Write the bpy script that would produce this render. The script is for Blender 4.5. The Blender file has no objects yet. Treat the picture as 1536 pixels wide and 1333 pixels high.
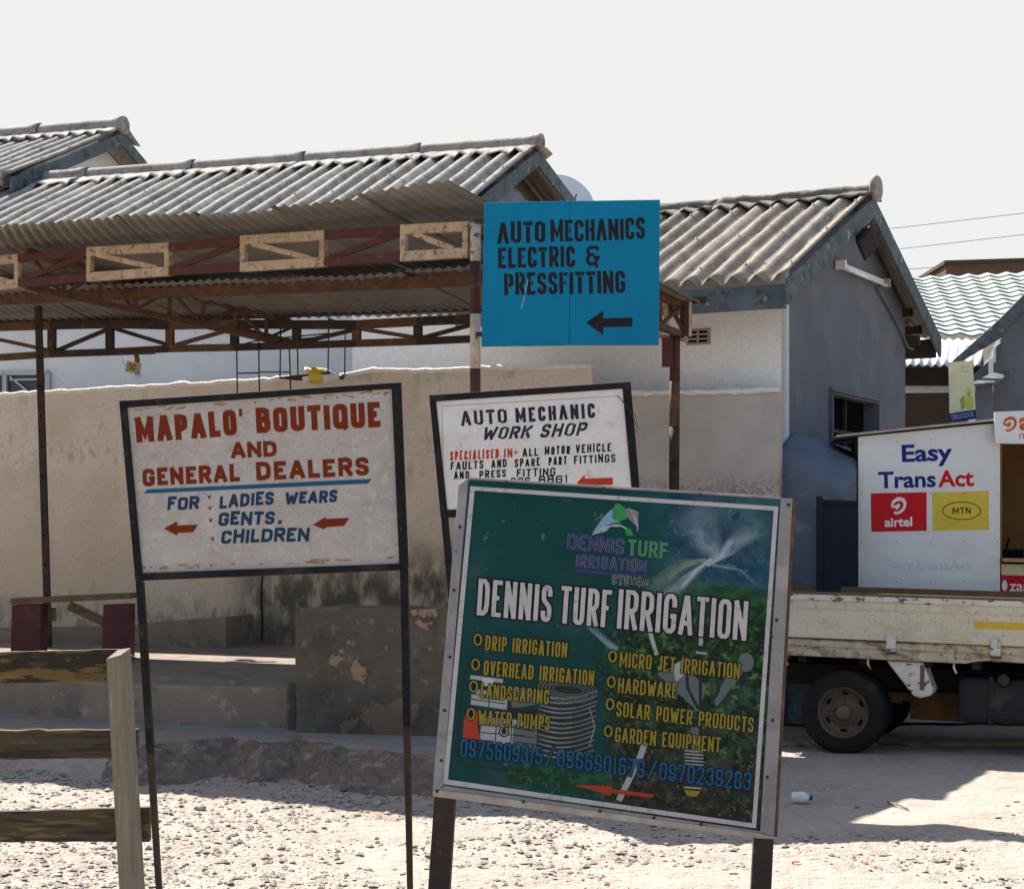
import bpy, bmesh, math, random
from mathutils import Vector, Matrix, noise
random.seed(7)
R = math.radians
SC = bpy.context.scene
COL = SC.collection

# ------------------------------------------------------------------ camera, sky, sun, exposure
F, CX, HY, CAMZ = 2700.0, 768.0, 800.0, 1.6      # focal length and horizon of the photograph in its own pixels
cam = bpy.data.cameras.new('camera'); camo = bpy.data.objects.new('camera', cam); COL.objects.link(camo)
camo.location = (0, 0, CAMZ); camo.rotation_euler = (R(90), 0, 0)
cam.sensor_width = 36; cam.lens = 36*F/1536; cam.shift_y = (HY-666.5)/1536; cam.clip_end = 2000; cam.clip_start = .05
SC.camera = camo
SUN_AZ, SUN_EL = R(-36.3), R(50)                   # azimuth from +Y towards +X
w = bpy.data.worlds.new('World'); SC.world = w; w.use_nodes = True
nt = w.node_tree; nt.nodes.clear()
sky = nt.nodes.new('ShaderNodeTexSky'); sky.sky_type = 'NISHITA'; sky.sun_disc = False
sky.sun_elevation = SUN_EL; sky.sun_rotation = SUN_AZ; sky.air_density = 1.0; sky.dust_density = 2.0; sky.ozone_density = 1.0
bg = nt.nodes.new('ShaderNodeBackground'); bg.inputs[1].default_value = .10
out = nt.nodes.new('ShaderNodeOutputWorld')
clampn = nt.nodes.new('ShaderNodeMix'); clampn.data_type = 'RGBA'; clampn.blend_type = 'DARKEN'
clampn.inputs[0].default_value = 1.0; clampn.inputs[7].default_value = (3.2, 3.2, 3.2, 1)
nt.links.new(sky.outputs[0], clampn.inputs[6]); nt.links.new(clampn.outputs[2], bg.inputs[0]); nt.links.new(bg.outputs[0], out.inputs[0])
sl = bpy.data.lights.new('sun', 'SUN'); sl.energy = 5.0; sl.angle = R(.5); sl.color = (1, .95, .87)
so = bpy.data.objects.new('sun', sl); COL.objects.link(so)
SDIR = Vector((math.sin(SUN_AZ)*math.cos(SUN_EL), math.cos(SUN_AZ)*math.cos(SUN_EL), math.sin(SUN_EL)))
so.rotation_euler = SDIR.to_track_quat('Z', 'Y').to_euler(); so.location = SDIR*50
SC.view_settings.view_transform = 'Standard'; SC.view_settings.look = 'None'
SC.view_settings.exposure = 1.45; SC.view_settings.gamma = 1; SC.view_settings.use_curve_mapping = False
SC.cycles.use_denoising = True; SC.cycles.max_bounces = 6; SC.cycles.transparent_max_bounces = 12

# ------------------------------------------------------------------ helpers
def V(*a): return Vector(a)
def P(px, py, Y): return V((px-CX)/F*Y, Y, CAMZ-(py-HY)/F*Y)
def PZ(px, py, z):                                  # the point at height z seen at px,py
    Y = (CAMZ-z)*F/(py-HY); return V((px-CX)/F*Y, Y, z)
class Plane:
    def __init__(s, a, b, c):
        s.p = a.copy(); s.n = (b-a).cross(c-a).normalized()
        if s.n.dot(V(0, 0, CAMZ)-a) < 0: s.n = -s.n      # faces the viewer's side
    def at(s, px, py, off=0.0):
        d = V((px-CX)/F, 1, -(py-HY)/F); o = V(0, 0, CAMZ)
        t = (s.p-o).dot(s.n)/d.dot(s.n)
        return o+d*t+s.n*off

def nz(p, sc=1.0): return noise.noise(Vector(p)*sc)

class MB:
    def __init__(s): s.bm = bmesh.new(); s.uv = None
    def v(s, p): return s.bm.verts.new(p)
    def face(s, pts, mi=0):
        f = s.bm.faces.new([s.bm.verts.new(p) for p in pts]); f.material_index = mi; return f
    def prism(s, pts, vec, mi=0):
        vec = Vector(vec); a = [s.v(p) for p in pts]; b = [s.v(Vector(p)+vec) for p in pts]; n = len(a)
        fs = [s.bm.faces.new(a), s.bm.faces.new(b[::-1])]
        for i in range(n): fs.append(s.bm.faces.new([a[i], b[i], b[(i+1) % n], a[(i+1) % n]]))
        for f in fs: f.material_index = mi
        return s
    def box(s, c, ax, ay, az, mi=0):                # centre, half-axes
        c = Vector(c); ax, ay, az = map(Vector, (ax, ay, az))
        return s.prism([c-ax-ay-az, c+ax-ay-az, c+ax+ay-az, c-ax+ay-az], az*2, mi)
    def bx(s, x0, x1, y0, y1, z0, z1, mi=0):
        return s.prism([(x0, y0, z0), (x1, y0, z0), (x1, y1, z0), (x0, y1, z0)], (0, 0, z1-z0), mi)
    def beam(s, p, q, wd, ht, up=(0, 0, 1), mi=0):
        p, q = Vector(p), Vector(q); d = (q-p).normalized(); up = Vector(up)
        sx = d.cross(up)
        if sx.length < 1e-3: sx = d.cross(V(1, 0, 0))
        sx.normalize(); u = sx.cross(d).normalized()
        a, b = sx*wd/2, u*ht/2
        return s.prism([p-a-b, p+a-b, p+a+b, p-a+b], q-p, mi)
    def tube(s, pts, r, n=8, cap=True, mi=0):
        pts = [Vector(p) for p in pts]; rings = []
        prev = None
        for i, p in enumerate(pts):
            d = (pts[min(i+1, len(pts)-1)]-pts[max(i-1, 0)]).normalized()
            if prev is None:
                a = d.cross(V(0, 0, 1))
                if a.length < .05: a = d.cross(V(1, 0, 0))
            else:
                a = prev-d*prev.dot(d)
            a.normalize(); prev = a.copy(); b = d.cross(a)
            rr = r[i] if isinstance(r, (list, tuple)) else r
            rings.append([s.v(p+a*math.cos(2*math.pi*k/n)*rr+b*math.sin(2*math.pi*k/n)*rr) for k in range(n)])
        for i in range(len(rings)-1):
            for k in range(n):
                f = s.bm.faces.new([rings[i][k], rings[i][(k+1) % n], rings[i+1][(k+1) % n], rings[i+1][k]]); f.smooth = True; f.material_index = mi
        if cap:
            for rg in (rings[0][::-1], rings[-1]):
                f = s.bm.faces.new(rg); f.material_index = mi
        return s
    def lathe(s, c, axis, prof, n=32, mi=0, smooth=True):   # prof: (r, h) along axis
        c = Vector(c); d = Vector(axis).normalized()
        a = d.cross(V(0, 0, 1)) if abs(d.z) < .9 else d.cross(V(1, 0, 0)); a.normalize(); b = d.cross(a)
        rings = [[s.v(c+d*h+(a*math.cos(2*math.pi*k/n)+b*math.sin(2*math.pi*k/n))*max(r, 1e-4)) for k in range(n)] for r, h in prof]
        for i in range(len(rings)-1):
            for k in range(n):
                f = s.bm.faces.new([rings[i][k], rings[i][(k+1) % n], rings[i+1][(k+1) % n], rings[i+1][k]]); f.smooth = smooth; f.material_index = mi
        return s
    def grid(s, fn, nu, nv, mi=0, smooth=True):
        vs = [[s.v(fn(i/nu, j/nv)) for i in range(nu+1)] for j in range(nv+1)]
        for j in range(nv):
            for i in range(nu):
                f = s.bm.faces.new([vs[j][i], vs[j][i+1], vs[j+1][i+1], vs[j+1][i]]); f.smooth = smooth; f.material_index = mi
        return s

def tag(o, label=None, cat=None, group=None, kind=None):
    if label: o['label'] = label
    if cat: o['category'] = cat
    if group: o['group'] = group
    if kind: o['kind'] = kind
    return o
def thing(name, label, cat, loc, group=None):
    o = bpy.data.objects.new(name, None); COL.objects.link(o); o.location = loc; o.empty_display_size = .2
    return tag(o, label, cat, group)
def wloc(o):
    p = Vector((0, 0, 0))
    while o: p += o.location; o = o.parent
    return p
def put(m, name, mats, parent=None, origin=None, local=False, bevel=0, solid=0, solid_off=-1, normals=True):
    """Links a builder as ONE mesh object. Coordinates are world ones unless local."""
    bm = m.bm
    if normals: bmesh.ops.recalc_face_normals(bm, faces=bm.faces)
    off = V(0, 0, 0)
    if parent is not None and not local: off = wloc(parent)
    elif origin is not None: off = Vector(origin)
    if off.length: bmesh.ops.translate(bm, vec=-off, verts=bm.verts)
    me = bpy.data.meshes.new(name); bm.to_mesh(me); bm.free()
    o = bpy.data.objects.new(name, me); COL.objects.link(o)
    for mt in (mats if isinstance(mats, (list, tuple)) else [mats]): me.materials.append(mt)
    if parent is not None: o.parent = parent
    elif origin is not None: o.location = origin
    if bevel:
        b = o.modifiers.new('bevel', 'BEVEL'); b.width = bevel; b.segments = 2; b.limit_method = 'ANGLE'; b.angle_limit = R(40)
    if solid:
        b = o.modifiers.new('solid', 'SOLIDIFY'); b.thickness = solid; b.offset = solid_off
    return o

# ------------------------------------------------------------------ materials
def mat(name, c1, c2=None, scale=4.0, rough=.85, metal=0.0, bump=None, layers=(), stretch=(1, 1, 1), detail=6, spec=.3, bump2=None):
    """layers: (colour, scale, lo, hi, amount, stretch, zrange or None)"""
    m = bpy.data.materials.new(name); m.use_nodes = True; t = m.node_tree; N, L = t.nodes, t.links
    b = N['Principled BSDF']; b.inputs['Roughness'].default_value = rough; b.inputs['Metallic'].default_value = metal
    b.inputs['Specular IOR Level'].default_value = spec
    tc = N.new('ShaderNodeTexCoord')
    def mapped(st):
        mp = N.new('ShaderNodeMapping'); mp.inputs['Scale'].default_value = st; L.new(tc.outputs['Object'], mp.inputs[0]); return mp.outputs[0]
    def nzt(sc, st, det=6, ro=.6):
        n = N.new('ShaderNodeTexNoise'); n.inputs['Scale'].default_value = sc; n.inputs['Detail'].default_value = det; n.inputs['Roughness'].default_value = ro
        L.new(mapped(st), n.inputs[0]); return n.outputs[0]
    def mixc(fac, a, bb):
        x = N.new('ShaderNodeMix'); x.data_type = 'RGBA'
        L.new(fac, x.inputs[0])
        for s, i in ((a, 6), (bb, 7)):
            if isinstance(s, tuple): x.inputs[i].default_value = (*s, 1)
            else: L.new(s, x.inputs[i])
        return x.outputs[2]
    def ramp(f, lo, hi, amt=1.0):
        r = N.new('ShaderNodeMapRange'); r.inputs[1].default_value = lo; r.inputs[2].default_value = hi; r.inputs[3].default_value = 0; r.inputs[4].default_value = amt
        r.interpolation_type = 'SMOOTHSTEP'; L.new(f, r.inputs[0]); return r.outputs[0]
    c2 = c2 or tuple(x*.8 for x in c1)
    col = mixc(ramp(nzt(scale, stretch, detail), .3, .7), tuple(c1), tuple(c2))
    for ly in layers:
        lc, ls, lo, hi, amt, st, zr = (list(ly)+[1, (1, 1, 1), None][len(ly)-4:])[:7] if len(ly) < 7 else ly
        f = ramp(nzt(ls, st), lo, hi, amt)
        if zr:
            sp = N.new('ShaderNodeSeparateXYZ')
            g = N.new('ShaderNodeNewGeometry'); L.new(g.outputs['Position'], sp.inputs[0])
            wob = N.new('ShaderNodeMath'); wob.operation = 'MULTIPLY_ADD'; wob.inputs[1].default_value = zr[2] if len(zr) > 2 else .3
            L.new(nzt(1.7, (1, 1, .4)), wob.inputs[0]); L.new(sp.outputs[2], wob.inputs[2])
            if len(zr) > 3 and zr[3] == 'band':
                za, zb_ = ramp(wob.outputs[0], zr[0], zr[0]+.12, 1.0), ramp(wob.outputs[0], zr[1]+.12, zr[1], 1.0)
                mb_ = N.new('ShaderNodeMath'); mb_.operation = 'MULTIPLY'; L.new(za, mb_.inputs[0]); L.new(zb_, mb_.inputs[1]); zf = mb_.outputs[0]
            else: zf = ramp(wob.outputs[0], zr[0]+.15, zr[1]+.15, 1.0)
            if len(zr) > 4:
                mb_ = N.new('ShaderNodeMath'); mb_.operation = 'MULTIPLY'; L.new(zf, mb_.inputs[0]); L.new(ramp(sp.outputs[0], zr[4], zr[5], 1.0), mb_.inputs[1]); zf = mb_.outputs[0]
            mu = N.new('ShaderNodeMath'); mu.operation = 'MULTIPLY'; L.new(f, mu.inputs[0]); L.new(zf, mu.inputs[1]); f = mu.outputs[0]
        col = mixc(f, col, tuple(lc))
    L.new(col, b.inputs['Base Color'])
    prev = None
    for bp in (bump, bump2):
        if not bp: continue
        bn = N.new('ShaderNodeBump'); bn.inputs['Strength'].default_value = bp[1]; bn.inputs['Distance'].default_value = bp[2] if len(bp) > 2 else .01
        L.new(nzt(bp[0], bp[3] if len(bp) > 3 else (1, 1, 1), 4), bn.inputs['Height'])
        if prev: L.new(prev, bn.inputs['Normal'])
        prev = bn.outputs[0]
    if prev: L.new(prev, b.inputs['Normal'])
    return m
def paint(name, c, rough=.6, wear=None):
    return mat(name, c, tuple(x*.86 for x in c), 14, rough, bump=(60, .15, .003), layers=([wear] if wear else []), spec=.12)

M = {}
M['dirt'] = mat('dirt', (.375, .308, .258), (.30, .24, .195), 1.3, .95, bump=(52, .8, .022), bump2=(16, .5, .04),
    layers=[((.385, .335, .295), 14, .48, .62, .8), ((.15, .12, .10), 60, .58, .68, .75, (1, 1.6, 1)), ((.26, .155, .11), .9, .56, .72, .4), ((.15, .135, .125), 7, .62, .75, .4)])
M['gravel'] = mat('gravel', (0.336, 0.2964, 0.2625), (0.16, 0.1365, 0.1162), 22, .9, bump=(60, .4, .01), layers=[((.5, .46, .42), 9, .5, .65, .6)])
M['red_soil'] = mat('red_soil', (.20, .135, .10), (.14, .10, .078), 5, .95, bump=(20, .8, .04), bump2=(60, .5, .01), layers=[((.33, .27, .22), 9, .5, .68, .7)])
M['slab'] = mat('slab', (0.239, 0.221, 0.199), (0.176, 0.160, 0.141), 2.4, .9, bump=(45, .3, .006), layers=[((.24, .17, .125), 1.6, .5, .68, .8), ((.13, .12, .11), 7, .6, .72, .6), ((.38, .36, .33), 11, .58, .7, .5)])
M['step'] = mat('step', (.235, .178, .14), (.18, .136, .108), 2.0, .92, bump=(30, .5, .012), layers=[((.12, .105, .09), 4, .52, .66, .75, (1, 1, 1.6)), ((.36, .29, .22), 6, .6, .7, .7)])
M['block'] = mat('block', (.128, .102, .076), (.092, .075, .058), 3, .92, bump=(24, .5, .012), layers=[((.062, .054, .044), 4, .46, .64, .8), ((.31, .20, .12), 2.1, .565, .58, .95), ((.22, .185, .14), 14, .56, .68, .6), ((.28, .20, .13), 7, .40, .56, .85, (1, 1, 1), (.98, 1.10, .16)), ((.05, .045, .04), 2.0, .40, .6, .7, (1, 1, 1), (.75, .5, .5))])
M['cream_wall'] = mat('cream_wall', (.57, .475, .405), (.49, .405, .34), 1.6, .92, bump=(55, .5, .008), bump2=(7, .3, .02),
    layers=[((.50, .375, .275), .7, .25, .5, .65, (1, 1, 1), (2.0, 1.3, .3)), ((.60, .545, .515), .7, .30, .5, .9, (1, 1, 1), (2.0, 2.3, .2)), ((.36, .29, .22), 5, .54, .74, .5, (1, 1, .35)),
            ((.26, .24, .215), 11, .50, .68, .5, (1.6, 1.6, 1), (2.32, 2.55, .25, 'band')), ((.42, .27, .16), 1.1, .6, .75, .5), ((.33, .265, .21), 34, .53, .66, .4), ((.28, .22, .165), 2.6, .58, .70, .55, (1, 1, .5)),
            ((.045, .040, .030), 5.0, .24, .58, .9, (1.4, 1.4, .7), (1.95, 1.3, .65, 'foot', -2.75, -2.2)), ((.15, .12, .085), 8.0, .40, .62, .6, (1.4, 1.4, .7), (1.15, .85, .4))])
M['grey_wall_low'] = mat('grey_wall_low', (.44, .40, .37), (.36, .325, .30), 1.8, .92, bump=(60, .5, .008), layers=[((.17, .14, .12), 34, .40, .58, .7, (1, 1, 1), (2.15, 1.9, .25)), ((.30, .265, .24), 4, .55, .7, .4, (1, 1, .4)), ((.47, .44, .42), 3, .55, .7, .4)])
M['white_wall'] = mat('white_wall', (.66, .665, .67), (.58, .585, .60), 2, .9, bump=(60, .6, .008), layers=[((.45, .44, .43), 12, .6, .72, .5), ((.5, .43, .36), 1.4, .6, .75, .4, (1, 1, .3))])
M['roughcast'] = mat('roughcast', (.80, .785, .77), (.72, .70, .69), 24, .92, bump=(38, .7, .012), bump2=(90, .4, .004), layers=[((.46, .42, .37), 1.7, .55, .75, .45, (1, 1, .4))])
M['grey_paint_wall'] = mat('grey_paint_wall', (.118, .125, .148), (.098, .104, .124), 1.4, .85, bump=(70, .35, .004), layers=[((.155, .162, .18), 2.2, .45, .66, .5, (1, 1, .8)), ((.09, .094, .105), 1.6, .54, .72, .5, (1.3, 1.3, .7)), ((.105, .10, .098), 7, .60, .70, .45, (1.5, 1.5, .6)), ((.20, .20, .205), 40, .64, .70, .4)])
M['blue_grey'] = mat('blue_grey', (0.1056, 0.132, 0.1782), (0.0858, 0.1056, 0.1452), 2, .8, bump=(50, .4, .005), layers=[((.22, .25, .31), 3, .55, .7, .6)])
M['mortar'] = mat('mortar', (.17, .155, .135), (.095, .088, .08), 12, .95, bump=(30, .9, .02))
M['fibro'] = mat('fibro', (.325, .30, .27), (.225, .205, .182), 3, .9, bump=(70, .5, .006), layers=[((.13, .115, .10), 7, .48, .66, .7, (1, 1, 1)), ((.50, .475, .44), 26, .58, .66, .6), ((.085, .078, .07), 45, .60, .68, .7)])
M['fibro_old'] = mat('fibro_old', (.30, .255, .205), (.215, .178, .142), 3, .9, bump=(70, .5, .006), layers=[((.16, .125, .095), 4, .48, .66, .7), ((.55, .52, .47), 30, .60, .66, .7), ((.10, .085, .07), 1.8, .58, .70, .6), ((.12, .10, .085), 50, .60, .68, .6)])
M['iron_sheet'] = mat('iron_sheet', (.235, .22, .20), (.175, .163, .145), 3, .62, .25, bump=(30, .2, .004), layers=[((.10, .075, .05), 4, .56, .74, .6, (1, 1, 1)), ((.25, .235, .215), 9, .58, .75, .4)])
M['white_iron'] = mat('white_iron', (.60, .61, .61), (.52, .53, .53), 5, .6, .1, layers=[((.4, .36, .3), 6, .62, .75, .5)])
M['barge'] = mat('barge', (.082, .105, .118), (.06, .08, .092), 3, .8, bump=(40, .5, .005), layers=[((.12, .15, .165), 4, .50, .66, .6, (1, 1, 1)), ((.30, .32, .32), 12, .62, .65, .8), ((.04, .036, .032), 9, .55, .64, .85), ((.10, .085, .07), 30, .58, .66, .6)])
M['dark_wood'] = mat('dark_wood', (.06, .045, .033), (.04, .03, .022), 8, .9, stretch=(1, 1, 4))
M['gable_dark'] = mat('gable_dark', (.17, .11, .065), (.10, .07, .045), 5, .9)
M['tarp'] = mat('tarp', (.19, .215, .25), (.13, .15, .18), 6, .7, bump=(9, .8, .05))
M['rust'] = mat('rust', (.125, .066, .038), (.075, .043, .028), 10, .85, .1, bump=(60, .5, .004), layers=[((.20, .105, .055), 14, .55, .68, .7), ((.05, .036, .028), 22, .55, .7, .6)])
M['dark_rust'] = mat('dark_rust', (.055, .034, .026), (.032, .024, .021), 10, .8, .2, bump=(60, .5, .004), layers=[((.14, .07, .037), 12, .58, .7, .6)])
M['cream_paint'] = mat('cream_paint', (0.437, 0.324, 0.2193), (0.361, 0.261, 0.172), 12, .8, bump=(60, .4, .003), layers=[((.15, .075, .04), 28, .55, .62, .85), ((.52, .42, .31), 8, .52, .66, .5), ((.22, .13, .075), 5, .55, .70, .55)])
M['maroon'] = mat('maroon', (.085, .022, .02), (.06, .017, .015), 10, .7, bump=(60, .4, .003), layers=[((.05, .03, .024), 24, .54, .62, .8), ((.15, .06, .045), 13, .58, .66, .5)])
M['pole_cream'] = mat('pole_cream', (0.5152, 0.4324, 0.3496), (0.4416, 0.3588, 0.276), 8, .75, layers=[((.19, .085, .05), 30, .56, .62, .9), ((.07, .03, .026), 9, .60, .63, .9), ((.40, .30, .22), 14, .5, .65, .5)])
M['blue_board'] = mat('blue_board', (.001, .178, .325), (.001, .16, .30), 1.6, .6, bump=(40, .15, .003), layers=[((.001, .14, .275), 2.2, .45, .65, .5, (2, 1, 1)), ((.004, .17, .255), 11, .54, .66, .4, (1, 1, .5)), ((.02, .08, .13), 60, .64, .70, .4), ((.12, .2, .24), 34, .69, .71, .6)], spec=.12)
M['stencil_black'] = paint('stencil_black', (.016, .014, .018), .6)
M['frame_black'] = mat('frame_black', (.014, .014, .017), (.010, .010, .012), 10, .7, .0, spec=.12, bump=(70, .4, .003), layers=[((.07, .034, .018), 30, .62, .68, .7), ((.07, .064, .06), 50, .63, .68, .5), ((.035, .034, .036), 6, .5, .66, .6)])
M['boutique_board'] = mat('boutique_board', (.41, .375, .35), (.35, .315, .29), 5, .8, bump=(34, .7, .006), bump2=(7, .35, .01),
    layers=[((.30, .275, .255), 3.0, .50, .70, .4), ((.30, .25, .19), 14, .55, .66, .45, (1, 1, 1.5)), ((.46, .44, .43), 26, .55, .62, .5), ((.20, .16, .12), 80, .60, .68, .55), ((.20, .105, .05), 9, .69, .73, .7)])
M['board_grime'] = mat('board_grime', (.33, .20, .10), (.22, .13, .07), 9, .9)
M['mech_board'] = mat('mech_board', (0.630, 0.608, 0.599), (0.567, 0.544, 0.535), 5, .75, bump=(40, .25, .003), layers=[((.50, .485, .49), 8, .48, .62, .55), ((.44, .37, .29), 13, .60, .68, .6), ((.40, .39, .39), 60, .60, .68, .45)])
M['orange_red'] = paint('orange_red', (0.16, 0.024, 0.0064), .7, ((.42, .22, .14), 40, .68, .74, .5))
M['bright_red'] = paint('bright_red', (.42, .04, .02), .6)
M['ink_blue'] = paint('ink_blue', (.012, .045, .10), .7, ((.3, .32, .36), 44, .68, .73, .5))
M['line_blue'] = paint('line_blue', (.016, .085, .18), .7, ((.4, .4, .4), 24, .69, .72, .8))
M['slate_ink'] = paint('slate_ink', (.022, .03, .046), .7, ((.45, .45, .46), 40, .67, .75, .4))
M['black_ink'] = paint('black_ink', (.011, .011, .013), .7)
M['red_ink'] = paint('red_ink', (.26, .015, .012), .6)
M['alu'] = mat('alu', (.235, .225, .235), (.19, .18, .19), 6, .55, .15, bump=(30, .2, .003), layers=[((.17, .155, .15), 9, .54, .66, .6), ((.11, .09, .075), 40, .61, .66, .8), ((.33, .32, .33), 5, .52, .66, .5)])
M['print_white'] = paint('print_white', (.42, .40, .42), .5, ((.10, .115, .105), 34, .55, .66, .4))
M['print_grey'] = paint('print_grey', (.28, .30, .31), .4)
M['print_mid'] = paint('print_mid', (.095, .115, .12), .4)
M['print_dark'] = paint('print_dark', (.015, .022, .024), .4)
M['print_yellow'] = paint('print_yellow', (.235, .185, .02), .5, ((.10, .115, .105), 34, .55, .66, .4))
M['print_cyan'] = paint('print_cyan', (.003, .08, .19), .5, ((.10, .115, .105), 34, .55, .66, .4))
M['print_navy'] = paint('print_navy', (.035, .035, .15), .45)
M['print_leaf'] = paint('print_leaf', (.03, .22, .07), .45)
M['print_sky'] = paint('print_sky', (.16, .30, .44), .45)
M['print_red'] = paint('print_red', (.33, .04, .018), .45)
M['old_wood'] = mat('old_wood', (.215, .185, .14), (.155, .13, .095), 5, .85, bump=(24, .8, .008, (6, 6, .5)), stretch=(5, 5, .5),
    layers=[((.15, .11, .07), 4, .55, .68, .7, (8, 8, .6)), ((.40, .345, .25), 5, .55, .7, .6, (6, 6, .5)), ((.10, .06, .06), 2.2, .66, .70, .8, (3, 3, .8))])
M['yellow_rail'] = mat('yellow_rail', (0.1368, 0.09, 0.0252), (0.108, 0.072, 0.0216), 6, .8, bump=(20, .9, .008, (.5, 1, 5)), layers=[((.016, .013, .009), 7, .47, .505, .95, (.8, 1, 4.5)), ((.21, .16, .07), 10, .57, .66, .5, (.6, 1, 3)), ((.05, .036, .02), 20, .55, .62, .7, (.6, 1, 3))])
M['brown_rail'] = mat('brown_rail', (0.068, 0.0528, 0.0304), (0.044, 0.0344, 0.0216), 6, .85, bump=(20, .9, .008, (.5, 1, 5)), stretch=(.5, 1, 6), layers=[((.15, .105, .035), 8, .55, .60, .8, (.7, 1, 5)), ((.02, .016, .012), 9, .50, .62, .8, (.5, 1, 5))])
M['bench_red'] = mat('bench_red', (.085, .022, .024), (.06, .017, .018), 8, .75, layers=[((.12, .05, .045), 6, .58, .7, .6)])
M['truck_cream'] = mat('truck_cream', (.56, .50, .385), (.50, .44, .33), 3, .5, layers=[((.36, .285, .19), 3, .50, .68, .55, (1, 1, 2)), ((.30, .25, .19), 13, .55, .66, .5, (3, 1, .6)), ((.16, .12, .085), 60, .62, .66, .8, (.5, 1, 1.5)), ((.04, .035, .03), 22, .67, .69, .85)], spec=.5)
M['truck_rail'] = mat('truck_rail', (0.46, 0.4048, 0.3174), (0.3496, 0.2852, 0.2024), 5, .6, layers=[((.17, .10, .05), 6, .48, .62, .8, (1, 1, 2.5)), ((.05, .04, .036), 26, .60, .65, .85), ((.52, .48, .42), 15, .58, .64, .6)])
M['chipped_rail'] = mat('chipped_rail', (.58, .56, .52), (.48, .45, .40), 7, .6, layers=[((.035, .03, .028), 9, .55, .60, .9, (1, 1, 2.2)), ((.16, .09, .05), 16, .6, .68, .7)])
M['bed_inner'] = mat('bed_inner', (.15, .095, .052), (.10, .063, .036), 8, .85, layers=[((.06, .045, .035), 12, .55, .7, .7)])
M['tyre'] = mat('tyre', (0.0186, 0.018, 0.018), (0.0132, 0.0126, 0.0126), 8, .85, bump=(60, .2, .003), layers=[((.075, .062, .05), 5, .5, .75, .5)], spec=.08)
M['rim'] = mat('rim', (.14, .105, .08), (.095, .068, .05), 8, .7, .3, layers=[((.17, .10, .06), 9, .52, .66, .7)])
M['chassis'] = mat('chassis', (.020, .015, .012), (.012, .010, .009), 8, .85)
M['rust_orange'] = mat('rust_orange', (.12, .055, .022), (.07, .034, .016), 5, .9, layers=[((.03, .02, .014), 8, .5, .65, .7)])
M['tank_black'] = mat('tank_black', (.025, .026, .030), (.018, .018, .02), 6, .55, layers=[((.09, .075, .058), 6, .5, .7, .5)], spec=.08)
M['yellow_tape'] = mat('yellow_tape', (.55, .37, .03), (.46, .30, .025), 9, .5, layers=[((.5, .45, .33), 12, .64, .7, .8)])
M['dark_glass'] = mat('dark_glass', (.03, .04, .055), (.02, .03, .045), 3, .12, spec=.4)
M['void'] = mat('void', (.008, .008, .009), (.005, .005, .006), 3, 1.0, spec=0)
M['window_frame'] = paint('window_frame', (.45, .46, .46), .6)
M['vent'] = mat('vent', (.36, .30, .24), (.28, .23, .19), 20, .9)
M['kiosk_white'] = mat('kiosk_white', (.63, .64, .655), (.57, .58, .60), 1.2, .35, layers=[((.52, .53, .55), 1.0, .45, .6, .5, (1, 1, 3)), ((.46, .43, .38), 3, .56, .72, .4, (2, 2, .5)), ((.36, .33, .29), 60, .66, .71, .5), ((.42, .38, .33), 2, .3, .6, .6, (1, 1, 1), (1.1, .75, .3))], spec=.5)
M['kiosk_brown'] = mat('kiosk_brown', (.22, .115, .035), (.16, .085, .028), 3, .7)
M['kiosk_counter'] = mat('kiosk_counter', (.42, .25, .12), (.33, .19, .09), 6, .6)
M['sheet_edge'] = mat('sheet_edge', (.40, .37, .33), (.26, .23, .20), 8, .5, .4)
M['brand_red'] = paint('brand_red', (.52, .006, .016), .4)
M['brand_yellow'] = paint('brand_yellow', (.62, .47, .06), .4)
M['brand_blue'] = paint('brand_blue', (0.0105, 0.0196, 0.182), .4)
M['brand_orange'] = paint('brand_orange', (.52, .09, .025), .4)
M['faint_grey'] = paint('faint_grey', (.585, .60, .63), .4)
M['clean_white'] = paint('clean_white', (.74, .74, .73), .4)
M['navy_metal'] = mat('navy_metal', (.014, .020, .032), (.010, .015, .025), 2, .7, spec=.1)
M['brick_dark'] = mat('brick_dark', (.115, .06, .045), (.08, .043, .034), 9, .9, bump=(20, .8, .01), layers=[((.17, .105, .08), 22, .58, .66, .7, (1, 1, 2))])
M['green_edge'] = mat('green_edge', (.05, .085, .075), (.04, .068, .06), 5, .6)
M['tile_white'] = mat('tile_white', (.40, .435, .41), (.31, .35, .325), 6, .6, layers=[((.30, .36, .33), 10, .66, .72, .6)])
M['dish'] = mat('dish', (.60, .615, .64), (.55, .57, .60), 3, .5)
M['cable'] = mat('cable', (.10, .11, .13), (.08, .09, .11), 4, .7)
M['red_cable'] = mat('red_cable', (.22, .06, .045), None, 4, .7)
M['socket'] = mat('socket', (0.416, 0.328, 0.2), (0.336, 0.256, 0.144), 12, .7)
M['lamp_white'] = mat('lamp_white', (.74, .73, .70), (.68, .67, .64), 5, .4)
M['lamp_tube'] = mat('lamp_tube', (.80, .80, .80), (.78, .78, .78), 5, .25)
M['flood_black'] = mat('flood_black', (.022, .023, .026), (.016, .016, .018), 5, .5, spec=.08)
M['poster_base'] = mat('poster_base', (.58, .54, .34), (.40, .46, .30), 3, .45, layers=[((.42, .33, .22), 7, .55, .66, .7, (1, 1, .35)), ((.66, .66, .66), 5, .52, .66, .6)])
M['poster_green'] = mat('poster_green', (.10, .20, .045), (.34, .37, .06), 22, .45)
M['poster_yellow'] = mat('poster_yellow', (.48, .43, .06), (.36, .36, .06), 18, .45)
M['bottle_clear'] = mat('bottle_clear', (.62, .63, .62), (.54, .55, .55), 8, .25)
M['bottle_label'] = mat('bottle_label', (.55, .40, .03), (.45, .36, .05), 12, .5, layers=[((.08, .22, .08), 9, .6, .66, .8)])
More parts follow.
